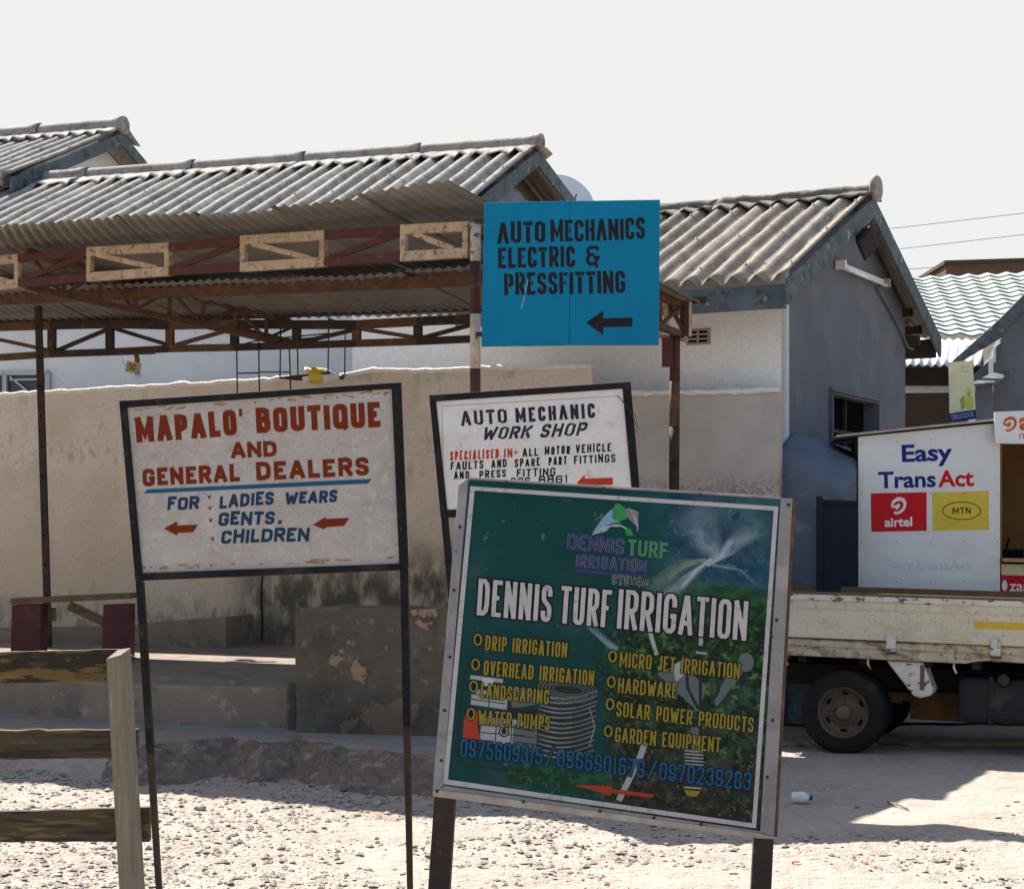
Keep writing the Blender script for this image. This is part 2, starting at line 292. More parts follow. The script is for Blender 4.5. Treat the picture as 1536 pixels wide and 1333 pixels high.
M['cap_green'] = mat('cap_green', (.012, .075, .055), None, 5, .4)
M['cap_blue'] = mat('cap_blue', (.02, .05, .17), None, 5, .4)
M['plaster_lip'] = mat('plaster_lip', (.74, .71, .67), (.64, .61, .57), 14, .9, bump=(40, .9, .012))
M['dry_leaf'] = mat('dry_leaf', (.14, .16, .05), (.25, .2, .08), 8, .8)
M['plastic_red'] = paint('plastic_red', (.5, .04, .04), .4)

def print_photo_material():
    """the photographic print on the big green board: teal fading into dark foliage, in the board's own UV"""
    m = bpy.data.materials.new('printed_photo'); m.use_nodes = True; t = m.node_tree; N, L = t.nodes, t.links
    b = N['Principled BSDF']; b.inputs['Roughness'].default_value = .5; b.inputs['Specular IOR Level'].default_value = .12
    uv = N.new('ShaderNodeUVMap'); sp = N.new('ShaderNodeSeparateXYZ'); L.new(uv.outputs[0], sp.inputs[0])
    def math_(op, a, c, d=None):
        n = N.new('ShaderNodeMath'); n.operation = op
        for i, x in enumerate((a, c, d)):
            if x is None: continue
            if isinstance(x, (int, float)): n.inputs[i].default_value = x
            else: L.new(x, n.inputs[i])
        return n.outputs[0]
    def ramp(f, lo, hi):
        r = N.new('ShaderNodeMapRange'); r.inputs[1].default_value = lo; r.inputs[2].default_value = hi; r.interpolation_type = 'SMOOTHSTEP'; L.new(f, r.inputs[0]); return r.outputs[0]
    def nt_(sc, det=5, off=0):
        n = N.new('ShaderNodeTexNoise'); n.inputs['Scale'].default_value = sc; n.inputs['Detail'].default_value = det; n.inputs['Roughness'].default_value = .65
        mp = N.new('ShaderNodeMapping'); mp.inputs['Location'].default_value = (off, off*.7, 0); L.new(uv.outputs[0], mp.inputs[0]); L.new(mp.outputs[0], n.inputs[0]); return n.outputs[0]
    def mix(f, a, c):
        x = N.new('ShaderNodeMix'); x.data_type = 'RGBA'; L.new(f, x.inputs[0])
        for s, i in ((a, 6), (c, 7)):
            if isinstance(s, tuple): x.inputs[i].default_value = (*s, 1)
            else: L.new(s, x.inputs[i])
        return x.outputs[2]
    u, v = sp.outputs[0], sp.outputs[1]
    n1 = nt_(4); 
    teal = mix(ramp(nt_(2.2, 3, 9), .35, .7), (.001, .046, .047), (.002, .036, .035))
    blue = mix(ramp(nt_(7, 6, 3), .38, .66), (.004, .028, .075), (.022, .085, .10))
    fol = mix(ramp(nt_(16, 6, 1), .42, .62), (.005, .010, .008), (.014, .058, .018))
    fol = mix(ramp(nt_(34, 5, 5), .54, .64), fol, (.05, .14, .04))
    fol = mix(ramp(nt_(60, 4, 7), .62, .70), fol, (.16, .17, .15))
    soil = mix(ramp(nt_(30, 6, 2), .45, .7), (.018, .016, .014), (.055, .045, .035))
    # upper right: bluish lawn picture
    fu = math_('MULTIPLY', ramp(math_('ADD', u, math_('MULTIPLY', math_('SUBTRACT', n1, .5), .25)), .50, .74), ramp(v, .60, .68))
    c = mix(fu, teal, blue)
    grass = math_('MULTIPLY', ramp(u, .60, .80), math_('MULTIPLY', ramp(v, .60, .64), ramp(v, .735, .705)))
    c = mix(grass, c, mix(ramp(nt_(20, 5, 8), .4, .65), (.008, .035, .014), (.016, .085, .028)))
    fl = math_('MULTIPLY', ramp(math_('ADD', u, math_('MULTIPLY', math_('SUBTRACT', n1, .5), .4)), .42, .60), ramp(v, .66, .60))
    c = mix(fl, c, fol)
    fs = math_('MULTIPLY', fl, math_('MULTIPLY', ramp(math_('ADD', v, math_('MULTIPLY', math_('SUBTRACT', nt_(6, 4, 4), .5), .3)), .34, .14), ramp(u, .40, .55)))
    c = mix(fs, c, soil)
    fb = math_('MULTIPLY', math_('MULTIPLY', ramp(u, .18, .30), ramp(u, .62, .45)), ramp(math_('ADD', v, math_('MULTIPLY', math_('SUBTRACT', n1, .5), .2)), .17, .06))
    c = mix(math_('MULTIPLY', fb, ramp(nt_(22, 5, 6), .46, .6)), c, (.016, .09, .035))
    # dusty scuffs
    c = mix(math_('MULTIPLY', ramp(nt_(22, 4, 11), .64, .70), .4), c, (.16, .18, .16))
    c = mix(math_('MULTIPLY', ramp(nt_(3, 4, 15), .50, .75), .16), c, (.12, .16, .16))
    L.new(c, b.inputs['Base Color'])
    return m
M['printed_photo'] = print_photo_material()
def spray_material(name, col, strength):
    """soft printed water spray: thins out across the strip and along it (UV of the strip)"""
    m = bpy.data.materials.new(name); m.use_nodes = True; t = m.node_tree; N, L = t.nodes, t.links
    b = N['Principled BSDF']; b.inputs['Roughness'].default_value = .4
    b.inputs['Base Color'].default_value = (*col, 1)
    uv = N.new('ShaderNodeUVMap'); sp = N.new('ShaderNodeSeparateXYZ'); L.new(uv.outputs[0], sp.inputs[0])
    def mp(f, a, c):
        r = N.new('ShaderNodeMapRange'); r.inputs[1].default_value = a; r.inputs[2].default_value = c; r.interpolation_type = 'SMOOTHSTEP'; L.new(f, r.inputs[0]); return r.outputs[0]
    def mul(a, c):
        n = N.new('ShaderNodeMath'); n.operation = 'MULTIPLY'; L.new(a, n.inputs[0])
        if isinstance(c, float): n.inputs[1].default_value = c
        else: L.new(c, n.inputs[1])
        return n.outputs[0]
    ab = N.new('ShaderNodeMath'); ab.operation = 'ABSOLUTE'
    su = N.new('ShaderNodeMath'); su.operation = 'SUBTRACT'; su.inputs[1].default_value = .5; L.new(sp.outputs[1], su.inputs[0]); L.new(su.outputs[0], ab.inputs[0])
    nn = N.new('ShaderNodeTexNoise'); nn.inputs['Scale'].default_value = 2.5; L.new(uv.outputs[0], nn.inputs[0])
    f = mul(mul(mp(ab.outputs[0], .5, .05), mp(sp.outputs[0], 1.0, .35)), mp(nn.outputs[0], .15, .6))
    f = mul(f, float(strength))
    L.new(f, b.inputs['Alpha'])
    return m
M['spray'] = spray_material('spray', (.34, .42, .50), .8)
M['spray_warm'] = spray_material('spray_warm', (.26, .32, .22), .5)
M['spray_thin'] = spray_material('spray_thin', (.26, .38, .48), .5)

# ------------------------------------------------------------------ stroke lettering
def _rd(x0, x1, y0, y1, c=.16, open_=None): pass
G = {}
def g(ch, wf, *st): G[ch] = (wf, st)
_C = [(1, .70), (1, .86), (.9, .95), (.7, 1), (.3, 1), (.1, .95), (0, .86), (0, .14), (.1, .05), (.3, 0), (.7, 0), (.9, .05), (1, .14), (1, .30)]
_OL = [(.5, 1), (.28, 1), (.08, .95), (0, .84), (0, .16), (.08, .05), (.28, 0), (.5, 0)]
_OR = [(1-x, y) for x, y in _OL]
# every stroke: (points, gap at start, gap at end) - gaps only show in stencil lettering
g('A', .64, ([(0, 0), (.44, 1)], 0, 0), ([(.56, 1), (1, 0)], 0, 0), ([(.2, .27), (.8, .27)], 1, 0))
g('B', .58, ([(0, 0), (0, 1)], 0, 0), ([(0, 1), (.65, 1), (.92, .93), (.92, .62), (.7, .53), (0, .53)], 1, 0), ([(.7, .53), (1, .44), (1, .1), (.72, 0), (0, 0)], 0, 1))
g('C', .56, (_C, 0, 0))
g('D', .6, ([(0, 0), (0, 1)], 0, 0), ([(0, 1), (.55, 1), (.9, .9), (1, .72), (1, .28), (.9, .1), (.55, 0), (0, 0)], 1, 1))
g('E', .5, ([(0, 0), (0, 1)], 0, 0), ([(0, 1), (1, 1)], 0, 0), ([(0, .52), (.85, .52)], 1, 0), ([(0, 0), (1, 0)], 0, 0))
g('F', .5, ([(0, 0), (0, 1)], 0, 0), ([(0, 1), (1, 1)], 1, 0), ([(0, .52), (.85, .52)], 1, 0))
g('G', .58, (_C[:-1]+[(1, .46)], 0, 0), ([(1, .44), (.58, .44)], 0, 0))
g('H', .58, ([(0, 0), (0, 1)], 0, 0), ([(1, 0), (1, 1)], 0, 0), ([(0, .52), (1, .52)], 1, 0))
g('I', 0, ([(.5, 0), (.5, 1)], 0, 0))
g('J', .45, ([(1, 1), (1, .16), (.85, .03), (.5, 0), (.2, .03), (0, .16), (0, .3)], 0, 0))
g('K', .6, ([(0, 0), (0, 1)], 0, 0), ([(1, 1), (.08, .44)], 0, 1), ([(.38, .6), (1, 0)], 1, 0))
g('L', .48, ([(0, 1), (0, 0), (1, 0)], 0, 0))
g('M', .78, ([(0, 0), (0, 1)], 0, 0), ([(0, 1), (.5, .22), (1, 1)], 0, 0), ([(1, 1), (1, 0)], 0, 0))
g('N', .62, ([(0, 0), (0, 1)], 0, 0), ([(0, 1), (1, 0)], 0, 0), ([(1, 0), (1, 1)], 0, 0))
g('O', .58, (_OL, 1, 1), (_OR, 1, 1))
g('P', .55, ([(0, 0), (0, 1)], 0, 0), ([(0, 1), (.65, 1), (.92, .94), (1, .85), (1, .6), (.92, .5), (.65, .44), (0, .44)], 1, 1))
g('Q', .6, (_OL, 1, 1), (_OR, 1, 1), ([(.6, .22), (1, -.04)], 0, 0))
g('R', .58, ([(0, 0), (0, 1)], 0, 0), ([(0, 1), (.65, 1), (.92, .94), (1, .85), (1, .62), (.92, .53), (.65, .47), (0, .47)], 1, 1), ([(.5, .47), (1, 0)], 0, 0))
g('S', .54, ([(1, .74), (1, .87), (.85, .97), (.65, 1), (.35, 1), (.15, .97), (0, .87), (0, .67), (.12, .58), (.88, .42), (1, .33), (1, .13), (.85, .03), (.65, 0), (.35, 0), (.15, .03), (0, .13), (0, .26)], 0, 0))
g('T', .54, ([(.5, 0), (.5, 1)], 0, 1), ([(0, 1), (1, 1)], 0, 0))
g('U', .58, ([(0, 1), (0, .16), (.08, .05), (.28, 0), (.5, 0)], 0, 1), ([(1, 1), (1, .16), (.92, .05), (.72, 0), (.5, 0)], 0, 1))
g('V', .6, ([(0, 1), (.46, 0)], 0, 0), ([(.54, 0), (1, 1)], 0, 0))
g('W', .86, ([(0, 1), (.22, 0)], 0, 0), ([(.26, 0), (.5, .8)], 0, 0), ([(.5, .8), (.74, 0)], 0, 0), ([(.78, 0), (1, 1)], 0, 0))
g('X', .6, ([(0, 0), (1, 1)], 0, 0), ([(0, 1), (1, 0)], 0, 0))
g('Y', .58, ([(0, 1), (.5, .46), (.5, 0)], 0, 0), ([(1, 1), (.5, .46)], 0, 1))
g('Z', .56, ([(0, 1), (1, 1), (0, 0), (1, 0)], 0, 0))
g('0', .54, (_OL, 0, 0), (_OR, 0, 0)); g('1', .3, ([(.1, .8), (.62, 1), (.62, 0)], 0, 0))
g('2', .54, ([(0, .74), (0, .86), (.15, .97), (.4, 1), (.6, 1), (.85, .97), (1, .86), (1, .64), (0, 0), (1, 0)], 0, 0))
g('3', .54, ([(0, .76), (0, .87), (.2, 1), (.8, 1), (1, .87), (1, .64), (.8, .53), (.4, .53)], 0, 0), ([(.8, .53), (1, .42), (1, .13), (.8, 0), (.2, 0), (0, .13), (0, .25)], 0, 0))
g('4', .56, ([(.76, 0), (.76, 1), (0, .26), (1, .26)], 0, 0))
g('5', .54, ([(.95, 1), (.05, 1), (.05, .56), (.7, .6), (.92, .52), (1, .4), (1, .15), (.85, .03), (.6, 0), (.35, 0), (.1, .04), (0, .16), (0, .24)], 0, 0))
g('6', .54, ([(1, .76), (1, .86), (.85, .97), (.5, 1), (.15, .97), (0, .85), (0, .15), (.15, .03), (.5, 0), (.85, .03), (1, .15), (1, .42), (.85, .54), (.5, .57), (0, .46)], 0, 0))
g('7', .52, ([(0, 1), (1, 1), (.35, 0)], 0, 0))
g('8', .54, ([(.5, .54), (.15, .58), (.03, .68), (.03, .86), (.2, .98), (.5, 1), (.8, .98), (.97, .86), (.97, .68), (.85, .58), (.5, .54), (.12, .5), (0, .4), (0, .14), (.18, .02), (.5, 0), (.82, .02), (1, .14), (1, .4), (.88, .5), (.5, .54)], 0, 0))
g('9', .54, ([(0, .24), (0, .14), (.15, .03), (.5, 0), (.85, .03), (1, .15), (1, .85), (.85, .97), (.5, 1), (.15, .97), (0, .85), (0, .58), (.15, .46), (.5, .43), (1, .54)], 0, 0))
g('/', .4, ([(0, -.05), (1, 1.05)], 0, 0))
g('&', .56, ([(1, .84), (.85, 1), (.3, 1), (.05, .86), (.05, .68), (.25, .56), (.6, .56)], 0, 0), ([(.25, .56), (.02, .4), (0, .16), (.25, 0), (.7, .04), (.95, .34)], 0, 0), ([(.6, .4), (1, .4)], 0, 0), ([(.66, .12), (.84, -.12)], 0, 0))
g("'", .12, ([(.7, 1.02), (.3, .76)], 0, 0)); g('.', 0, ([(.5, .0), (.5, .06)], 0, 0)); g(':', 0, ([(.5, .12), (.5, .2)], 0, 0), ([(.5, .66), (.5, .74)], 0, 0))
g('-', .36, ([(0, .46), (1, .46)], 0, 0)); g('÷', .4, ([(0, .5), (1, .5)], 0, 0), ([(.5, .14), (.5, .18)], 0, 0), ([(.5, .8), (.5, .84)], 0, 0))

def ribbon(pts, sw, cap0, cap1):
    """quads of a mitred stroke in 2D"""
    pts = [Vector(p) for p in pts]
    q = [pts[0]]
    for p in pts[1:]:
        if (p-q[-1]).length > 1e-4: q.append(p)
    pts = q
    if len(pts) < 2: return []
    closed = (pts[0]-pts[-1]).length < 1e-3
    d0 = (pts[1]-pts[0]).normalized(); d1 = (pts[-1]-pts[-2]).normalized()
    if not closed:
        pts[0] = pts[0]-d0*cap0; pts[-1] = pts[-1]+d1*cap1
    L_, R_ = [], []
    for i, p in enumerate(pts):
        a = (p-pts[i-1]).normalized() if i > 0 else None
        b = (pts[i+1]-p).normalized() if i < len(pts)-1 else None
        if closed and i == 0: a = d1
        if closed and i == len(pts)-1: b = d0
        if a is None: a = b
        if b is None: b = a
        na, nb = Vector((-a.y, a.x)), Vector((-b.y, b.x)); m = na+nb
        if m.length < .2: m = na.copy(); k = 1
        else:
            m.normalize(); k = min(1/max(m.dot(na), .45), 1.8)
        L_.append(p+m*sw/2*k); R_.append(p-m*sw/2*k)
    return [[R_[i], R_[i+1], L_[i+1], L_[i]] for i in range(len(pts)-1)]

def stroke_text(m, txt, plane, p0, p1, h, sw, layer=1, stencil=False, slant=0.0, lean=None, gap=None, serif=0, jit=0.0, extra=0.0, space=.42):
    """letters of height h between baseline pixels p0 and p1 (photo pixels on that plane)"""
    p0, p1 = Vector(p0), Vector(p1); L_ = (p1-p0).length; dx = (p1-p0).normalized()
    up = Vector((dx.y, -dx.x)) if lean is None else Vector(lean).normalized()
    gap = h*.13 if gap is None else gap
    fixed = 0; flex = 0
    for c in txt:
        if c == ' ': flex += space*1.0
        else:
            wf = G[c][0]; fixed += sw if wf == 0 else 0; flex += wf
    fixed += gap*(len(txt)-1)
    k = max((L_-fixed)/max(flex, .01), h*.1)
    x = 0; nq = 0; layer0 = layer
    for c in txt:
        if c == ' ': x += space*k+gap; continue
        wf, strokes = G[c]; bw = sw if wf == 0 else wf*k
        jr = random.uniform(-jit, jit) if jit else 0; js = 1+(random.uniform(-jit, jit) if jit else 0); jy = h*(random.uniform(-jit, jit)*.6 if jit else 0)
        for si, (pts, g0, g1) in enumerate(strokes):
            q = []
            for (a, b) in pts:
                lx = x+sw/2+a*(bw-sw) if wf else x+sw/2
                ly = sw/2+b*(h-sw)
                q.append((lx, ly))
            gg = h*.055 if stencil else 0
            def cap_(e, nx):
                hor = abs(e[0]-nx[0])*bw > abs(e[1]-nx[1])*h
                full = (e[0] < .01 or e[0] > .99 or wf == 0) if hor else (e[1] < .01 or e[1] > .99)
                return sw/2 if full or wf == 0 else sw*.08
            c0 = (-gg-sw*.35) if (stencil and g0) else cap_(pts[0], pts[1])
            c1 = (-gg-sw*.35) if (stencil and g1) else cap_(pts[-1], pts[-2])
            quads = ribbon(q, sw+extra*2, c0+(extra if c0 > 0 else 0), c1+(extra if c1 > 0 else 0))
            if serif and abs(pts[0][0]-pts[-1][0]) < .01 and len(pts) == 2:
                for yy in (0, h):
                    quads.append([Vector((x0, y0)) for x0, y0 in ((q[0][0]-sw*1.1, yy-serif/2), (q[0][0]+sw*1.1, yy-serif/2), (q[0][0]+sw*1.1, yy+serif/2), (q[0][0]-sw*1.1, yy+serif/2))])
            for qi, qd in enumerate(quads):
                pp = []
                for v2 in qd:
                    lx, ly = v2.x, v2.y
                    ly2 = ly*js+jy+(lx-x-bw/2)*jr*.5
                    px = p0+dx*(lx+ly*slant)+up*ly2
                    pp.append(plane.at(px.x, px.y, .0008*layer+.00012*(si+.5*(qi % 2))))
                m.face(pp)
        x += bw+gap

_fontcache = {}
def font_polys(txt, bold=0.0, space=1.0):
    key = (txt, bold, space)
    if key in _fontcache: return _fontcache[key]
    cu = bpy.data.curves.new('lettering_outline', 'FONT'); cu.body = txt; cu.size = 1; cu.offset = bold; cu.space_character = space; cu.resolution_u = 3
    ob = bpy.data.objects.new('lettering_outline', cu); COL.objects.link(ob)
    bpy.context.view_layer.update()
    dg = bpy.context.evaluated_depsgraph_get(); me = ob.evaluated_get(dg).to_mesh()
    vs = [(v.co.x, v.co.y) for v in me.vertices]; fs = [tuple(p.vertices) for p in me.polygons]
    ob.evaluated_get(dg).to_mesh_clear(); bpy.data.objects.remove(ob); bpy.data.curves.remove(cu)
    _fontcache[key] = (vs, fs); return vs, fs
def font_text(m, txt, plane, p0, p1, h, bold=.02, layer=1, lean=None, cap='H'):
    """built-in font, capital height h px, squeezed to fit baseline p0..p1"""
    vs, fs = font_polys(txt, bold); ch, _ = font_polys(cap, bold)
    H = max(y for x, y in ch); x0 = min(x for x, y in vs); x1 = max(x for x, y in vs)
    p0, p1 = Vector(p0), Vector(p1); dx = (p1-p0).normalized(); kx = (p1-p0).length/(x1-x0)
    up = Vector((dx.y, -dx.x)) if lean is None else Vector(lean).normalized()
    bv = []
    for x, y in vs:
        px = p0+dx*((x-x0)*kx)+up*(y/H*h); bv.append(m.v(plane.at(px.x, px.y, .0008*layer)))
    for f in fs:
        try: m.bm.faces.new([bv[i] for i in f])
        except ValueError: pass
def flat(m, pts, plane, layer=1): m.face([plane.at(x, y, .0008*layer) for x, y in pts])
def ell(cx, cy, rx, ry, a0=0, a1=360, n=28, rot=0):
    o = []; cr, sr = math.cos(R(rot)), math.sin(R(rot))
    for i in range(n+1):
        a = R(a0+(a1-a0)*i/n); x, y = rx*math.cos(a), ry*math.sin(a); o.append((cx+x*cr-y*sr, cy+x*sr+y*cr))
    return o
def pstroke(m, pts, wd, plane, layer=1):
    for qi, qd in enumerate(ribbon(pts, wd, 0, 0)): m.face([plane.at(p.x, p.y, .0008*layer+.0001*(qi % 2)) for p in qd])
def lower_normals(plane): return plane.n

# ------------------------------------------------------------------ ground, slabs, steps
SLAB_EDGE = [(-60, 1095), (0, 1097), (120, 1108), (220, 1113), (300, 1108), (350, 1103), (400, 1112), (450, 1107), (520, 1116), (600, 1126), (660, 1130), (760, 1138), (860, 1140)]
slab_pts = [PZ(px, py, .20) for px, py in SLAB_EDGE]
slab_pts = [V(-9, 14.6, .2)]+slab_pts
def edgeY(x):
    for a, b in zip(slab_pts, slab_pts[1:]):
        if a.x <= x <= b.x: return a.y+(b.y-a.y)*(x-a.x)/(b.x-a.x)
    return slab_pts[-1].y if x > slab_pts[-1].x else slab_pts[0].y
def hgt(x, y):
    h = .028*nz((x*.9, y*.9, 0))+.016*nz((x*3.1, y*3.1, 4))
    sm = max(0, min(1, (x-.7)/.5))*max(0, min(1, (y-9.3)/.5)); rg_ = 1-.75*sm
    h += rg_*(.010*nz((x*9, y*9, 8))+.008*nz((x*21, y*21, 2))+(.015*max(0, nz((x*38, y*38, 6))-.1)*(.4+1.2*max(0, nz((x*1.4, y*2.2, 3))+.3)) if 7.5 < y < 13 else 0))
    h += -.012*math.exp(-((y-.12*x-8.75)/.13)**2)-.010*math.exp(-((y-.12*x-10.3)/.14)**2)
    near = max(0, 1-max(abs(x)-5, 0)/2)
    ex = edgeY(x); d = ex-y
    fade = max(0, min(1, (.95-x)/.5))*max(0, min(1, (x+9)/2))
    if fade > 0:
        if d < 0: b = .155
        else:
            wv = .34+.18*nz((x*1.7, 3, 0))
            b = .115*math.exp(-(d/max(wv*.85, .15))**2)+.02*max(0, nz((x*7, y*7, 1)))*math.exp(-(d/.6)**2)
        h = h*(1 if d > 0 else .3)+b*fade
    return h*(near if abs(x) > 5 else 1)
def spaced(a, b, st):
    n = max(1, int(round((b-a)/st))); return [a+(b-a)*i/n for i in range(n)]
xs = spaced(-160, -20, 20)+spaced(-20, -5, 1.5)+spaced(-5, -3.4, .06)+spaced(-3.4, 2.9, .022)+spaced(2.9, 4.6, .05)+spaced(4.6, 12, .6)+spaced(12, 160, 20)+[160]
ys = spaced(-60, 0, 10)+spaced(0, 6.5, .6)+spaced(6.5, 7.8, .05)+spaced(7.8, 12.7, .019)+spaced(12.7, 13.7, .05)+spaced(13.6, 26, .5)+spaced(26, 300, 25)+[300]
m = MB(); vv = [[m.v((x, y, hgt(x, y))) for x in xs] for y in ys]
for j in range(len(ys)-1):
    for i in range(len(xs)-1):
        f = m.bm.faces.new([vv[j][i], vv[j][i+1], vv[j+1][i+1], vv[j+1][i]]); f.smooth = True
ground = tag(put(m, 'ground', M['dirt'], normals=False), kind='structure')

# the broken pavement in front of the yard
STEP = [V(-9, 16.3, .49), V(-4.01, 14.1, .49), V(-2.80, 13.26, .49), V(-1.63, 13.0, .49), V(.4, 12.35, .49), V(.75, 12.25, .49)]
m = MB(); fine = []
for a, b in zip(slab_pts, slab_pts[1:]):
    n = max(1, int((b-a).length/.05))
    for i in range(n):
        p = a.lerp(b, i/n); p.y += .035*nz((p.x*6, 0, 5))+.02*nz((p.x*17, 0, 2)); p.z += .012*nz((p.x*2, 1, 1)); fine.append(p)
fine.append(V(.95, slab_pts[-1].y+.02, .2))
back = [V(p.x, p.y+.25, .2) for p in STEP[::-1]]
m.prism([p for p in fine]+[V(1.0, 12.9, .2)]+back[0:], V(0, 0, -.22))
tag(put(m, 'pavement', M['slab'], bevel=.008), kind='structure')
m = MB()
def bankf(u, v):
    x = -2.75+3.3*u; e = edgeY(x); wv = .62+.26*nz((x*1.6, 3, 0))+.08*nz((x*6, 1, 0))
    y = e+.06-(wv+.06)*v; h0 = hgt(x, y)
    z = .012+.19*(1-v)**1.35*(1+.25*nz((x*4, v*2, 0)))+h0*.75*v+.020*nz((x*7, y*7, 2))+.020*nz((x*17, y*17, 5))+.014*nz((x*40, y*40, 5))
    edge = min(u*12, (1-u)*12, 1)
    return V(x, y, min(z, .196)*edge+(h0-.01)*(1-edge)-(.05 if v > .99 else 0))
m.grid(bankf, 260, 44)
tag(put(m, 'earth_bank', M['red_soil'], normals=False), kind='structure')
# raised walk in front of the wall
m = MB(); fr = []
for a, b in zip(STEP, STEP[1:]):
    n = max(1, int((b-a).length/.12))
    for i in range(n):
        p = a.lerp(b, i/n); p.y += .012*nz((p.x*4, 2, 0)); fr.append(p)
fr.append(STEP[-1])
top_b = [V(.75, 16.2, .6), V(-9, 20.2, .64)]
def zt(p): return p
m.prism([V(p.x, p.y, -.1) for p in fr]+[V(p.x, p.y, -.1) for p in top_b], V(0, 0, .59))
for v_ in m.bm.verts:
    if v_.co.z > .4 and v_.co.y > 15.5: v_.co.z = .60
put(m, 'walkway', M['step'], bevel=.02); tag(bpy.data.objects['walkway'], kind='structure')

# gravel: far too many stones to count
m = MB(); rnd = random.Random(3)
def stone(m, c, r, sq=.6, rot=None, rn=rnd):
    base = [(0, 0, 1), (.9, .1, .25), (.2, .92, .2), (-.8, .5, .3), (-.7, -.65, .2), (.4, -.85, .3), (.1, 0, -.8)]
    a = rn.uniform(0, 6.28); ca, sa = math.cos(a), math.sin(a); ex = rn.uniform(.7, 1.5)
    vs = []
    for x, y, z in base:
        x, y, z = x*ex*rn.uniform(.75, 1.25), y*rn.uniform(.75, 1.25), z*sq*rn.uniform(.7, 1.3)
        vs.append(m.v((c[0]+(x*ca-y*sa)*r, c[1]+(x*sa+y*ca)*r, c[2]+z*r)))
    for f in ((0, 1, 2), (0, 2, 3), (0, 3, 4), (0, 4, 5), (0, 5, 1), (6, 2, 1), (6, 3, 2), (6, 4, 3), (6, 5, 4), (6, 1, 5)):
        m.bm.faces.new([vs[i] for i in f])
for i in range(42000):
    y = 7.4+5.2*rnd.random()**1.2; x = rnd.uniform(-.31, .31)*y
    dens = 1.1*nz((x*.8, y*.8, 12))+.9*nz((x*2.2, y*3.2, 5))+.55*(-x/2.5)+.10
    if rnd.random() > .45+dens: continue
    if x > .9 and y > 9.6 and rnd.random() < .85: continue
    if y > edgeY(x)-.45-.2*nz((x*3, 1, 4)) and x < .9: continue
    r = .003+.022*rnd.random()**6
    stone(m, (x, y, hgt(x, y)+r*.1), r, .62)
tag(put(m, 'gravel', M['gravel'], normals=False), kind='stuff')
tag(bpy.data.objects['gravel'], 'loose pale gravel scattered over the dusty ground', 'gravel')
# rubble along the broken pavement
m = MB()
for i in range(150):
    x = rnd.uniform(-2.6, .1); y = edgeY(x)-rnd.uniform(.08, .75)
    r = .007+.026*rnd.random()**3
    stone(m, (x, y, hgt(x, y)+r*.3), r, .8)
tag(put(m, 'rubble', M['red_soil'], normals=False), 'earth lumps and small rubble below the broken pavement edge', 'rubble', kind='stuff')
for (px, py, r, mt, lab) in [(565, 1204, .045, 'gravel', 'pale stone alone on the gravel right beside the left sign post'), (300, 1214, .035, 'gravel', 'dark flat stone lying on the sunlit gravel left of centre'),
                             (440, 1150, .075, 'red_soil', 'large earthy lump lying at the foot of the broken pavement'), (525, 1160, .06, 'red_soil', 'rounded brown stone lying in the shade below the broken pavement'),
                             (1352, 1258, .03, 'gravel', 'small pale stone on the sunlit dirt in front of the truck')]:
    p = PZ(px, py, 0); p.z = hgt(p.x, p.y)
    m = MB(); bmesh.ops.create_icosphere(m.bm, subdivisions=3, radius=r)
    for v_ in m.bm.verts:
        v_.co *= 1+.28*nz(v_.co*(1.2/r)+V(px, 0, 0))+.1*nz(v_.co*(3.5/r)); v_.co.z *= .62
    bmesh.ops.translate(m.bm, verts=m.bm.verts, vec=p+V(0, 0, r*.25))
    tag(put(m, 'rock', M[mt], origin=p), lab, 'rock')

# ------------------------------------------------------------------ corrugated roofing helpers
def corrugated(m, A0, A1, B0, B1, pitch, amp, ns=14, sag=0.0, phase=0.0, prof=8, wob=0.0):
    """sheet between edge A0-A1 and edge B0-B1, waves running from A to B"""
    A0, A1, B0, B1 = map(Vector, (A0, A1, B0, B1))
    n = ((A1-A0).cross(B0-A0)).normalized()
    if n.z < 0: n = -n
    Lw = max((A1-A0).length, (B1-B0).length); nu = int(Lw/pitch*prof)
    def fn(u, v):
        p = A0.lerp(A1, u).lerp(B0.lerp(B1, u), v)
        return p+n*(amp*math.sin(2*math.pi*(u*Lw/pitch)+phase)+sag*4*v*(1-v)+.009*((u*Lw/pitch/5.0) % 1.0)+wob*nz(p*1.3)+wob*.4*nz(p*5))
    m.grid(fn, nu, ns)
def fixings(A0, A1, B0, B1, pitch, amp, rows, parent, phase=0.0):
    """roofing bolts with their washers along the purlin lines"""
    A0, A1, B0, B1 = map(Vector, (A0, A1, B0, B1)); n = ((A1-A0).cross(B0-A0)).normalized(); n = n if n.z > 0 else -n
    Lw = (A1-A0).length; m = MB(); k0 = (math.pi/2-phase)/(2*math.pi)
    for v in rows:
        for k in range(0, int(Lw/pitch), 2):
            u = (k+k0)*pitch/Lw+.002*nz((k, v*9, 0))
            if not 0 < u < 1: continue
            p = A0.lerp(A1, u).lerp(B0.lerp(B1, u), v+.012*nz((k*3, v*7, 2)))+n*(amp+.007)
            m.lathe(p, n, [(.014, 0), (.013, .004), (.006, .005), (.006, .012), (0, .013)], 8)
    return put(m, 'roof_bolts', M['sheet_edge'], parent)
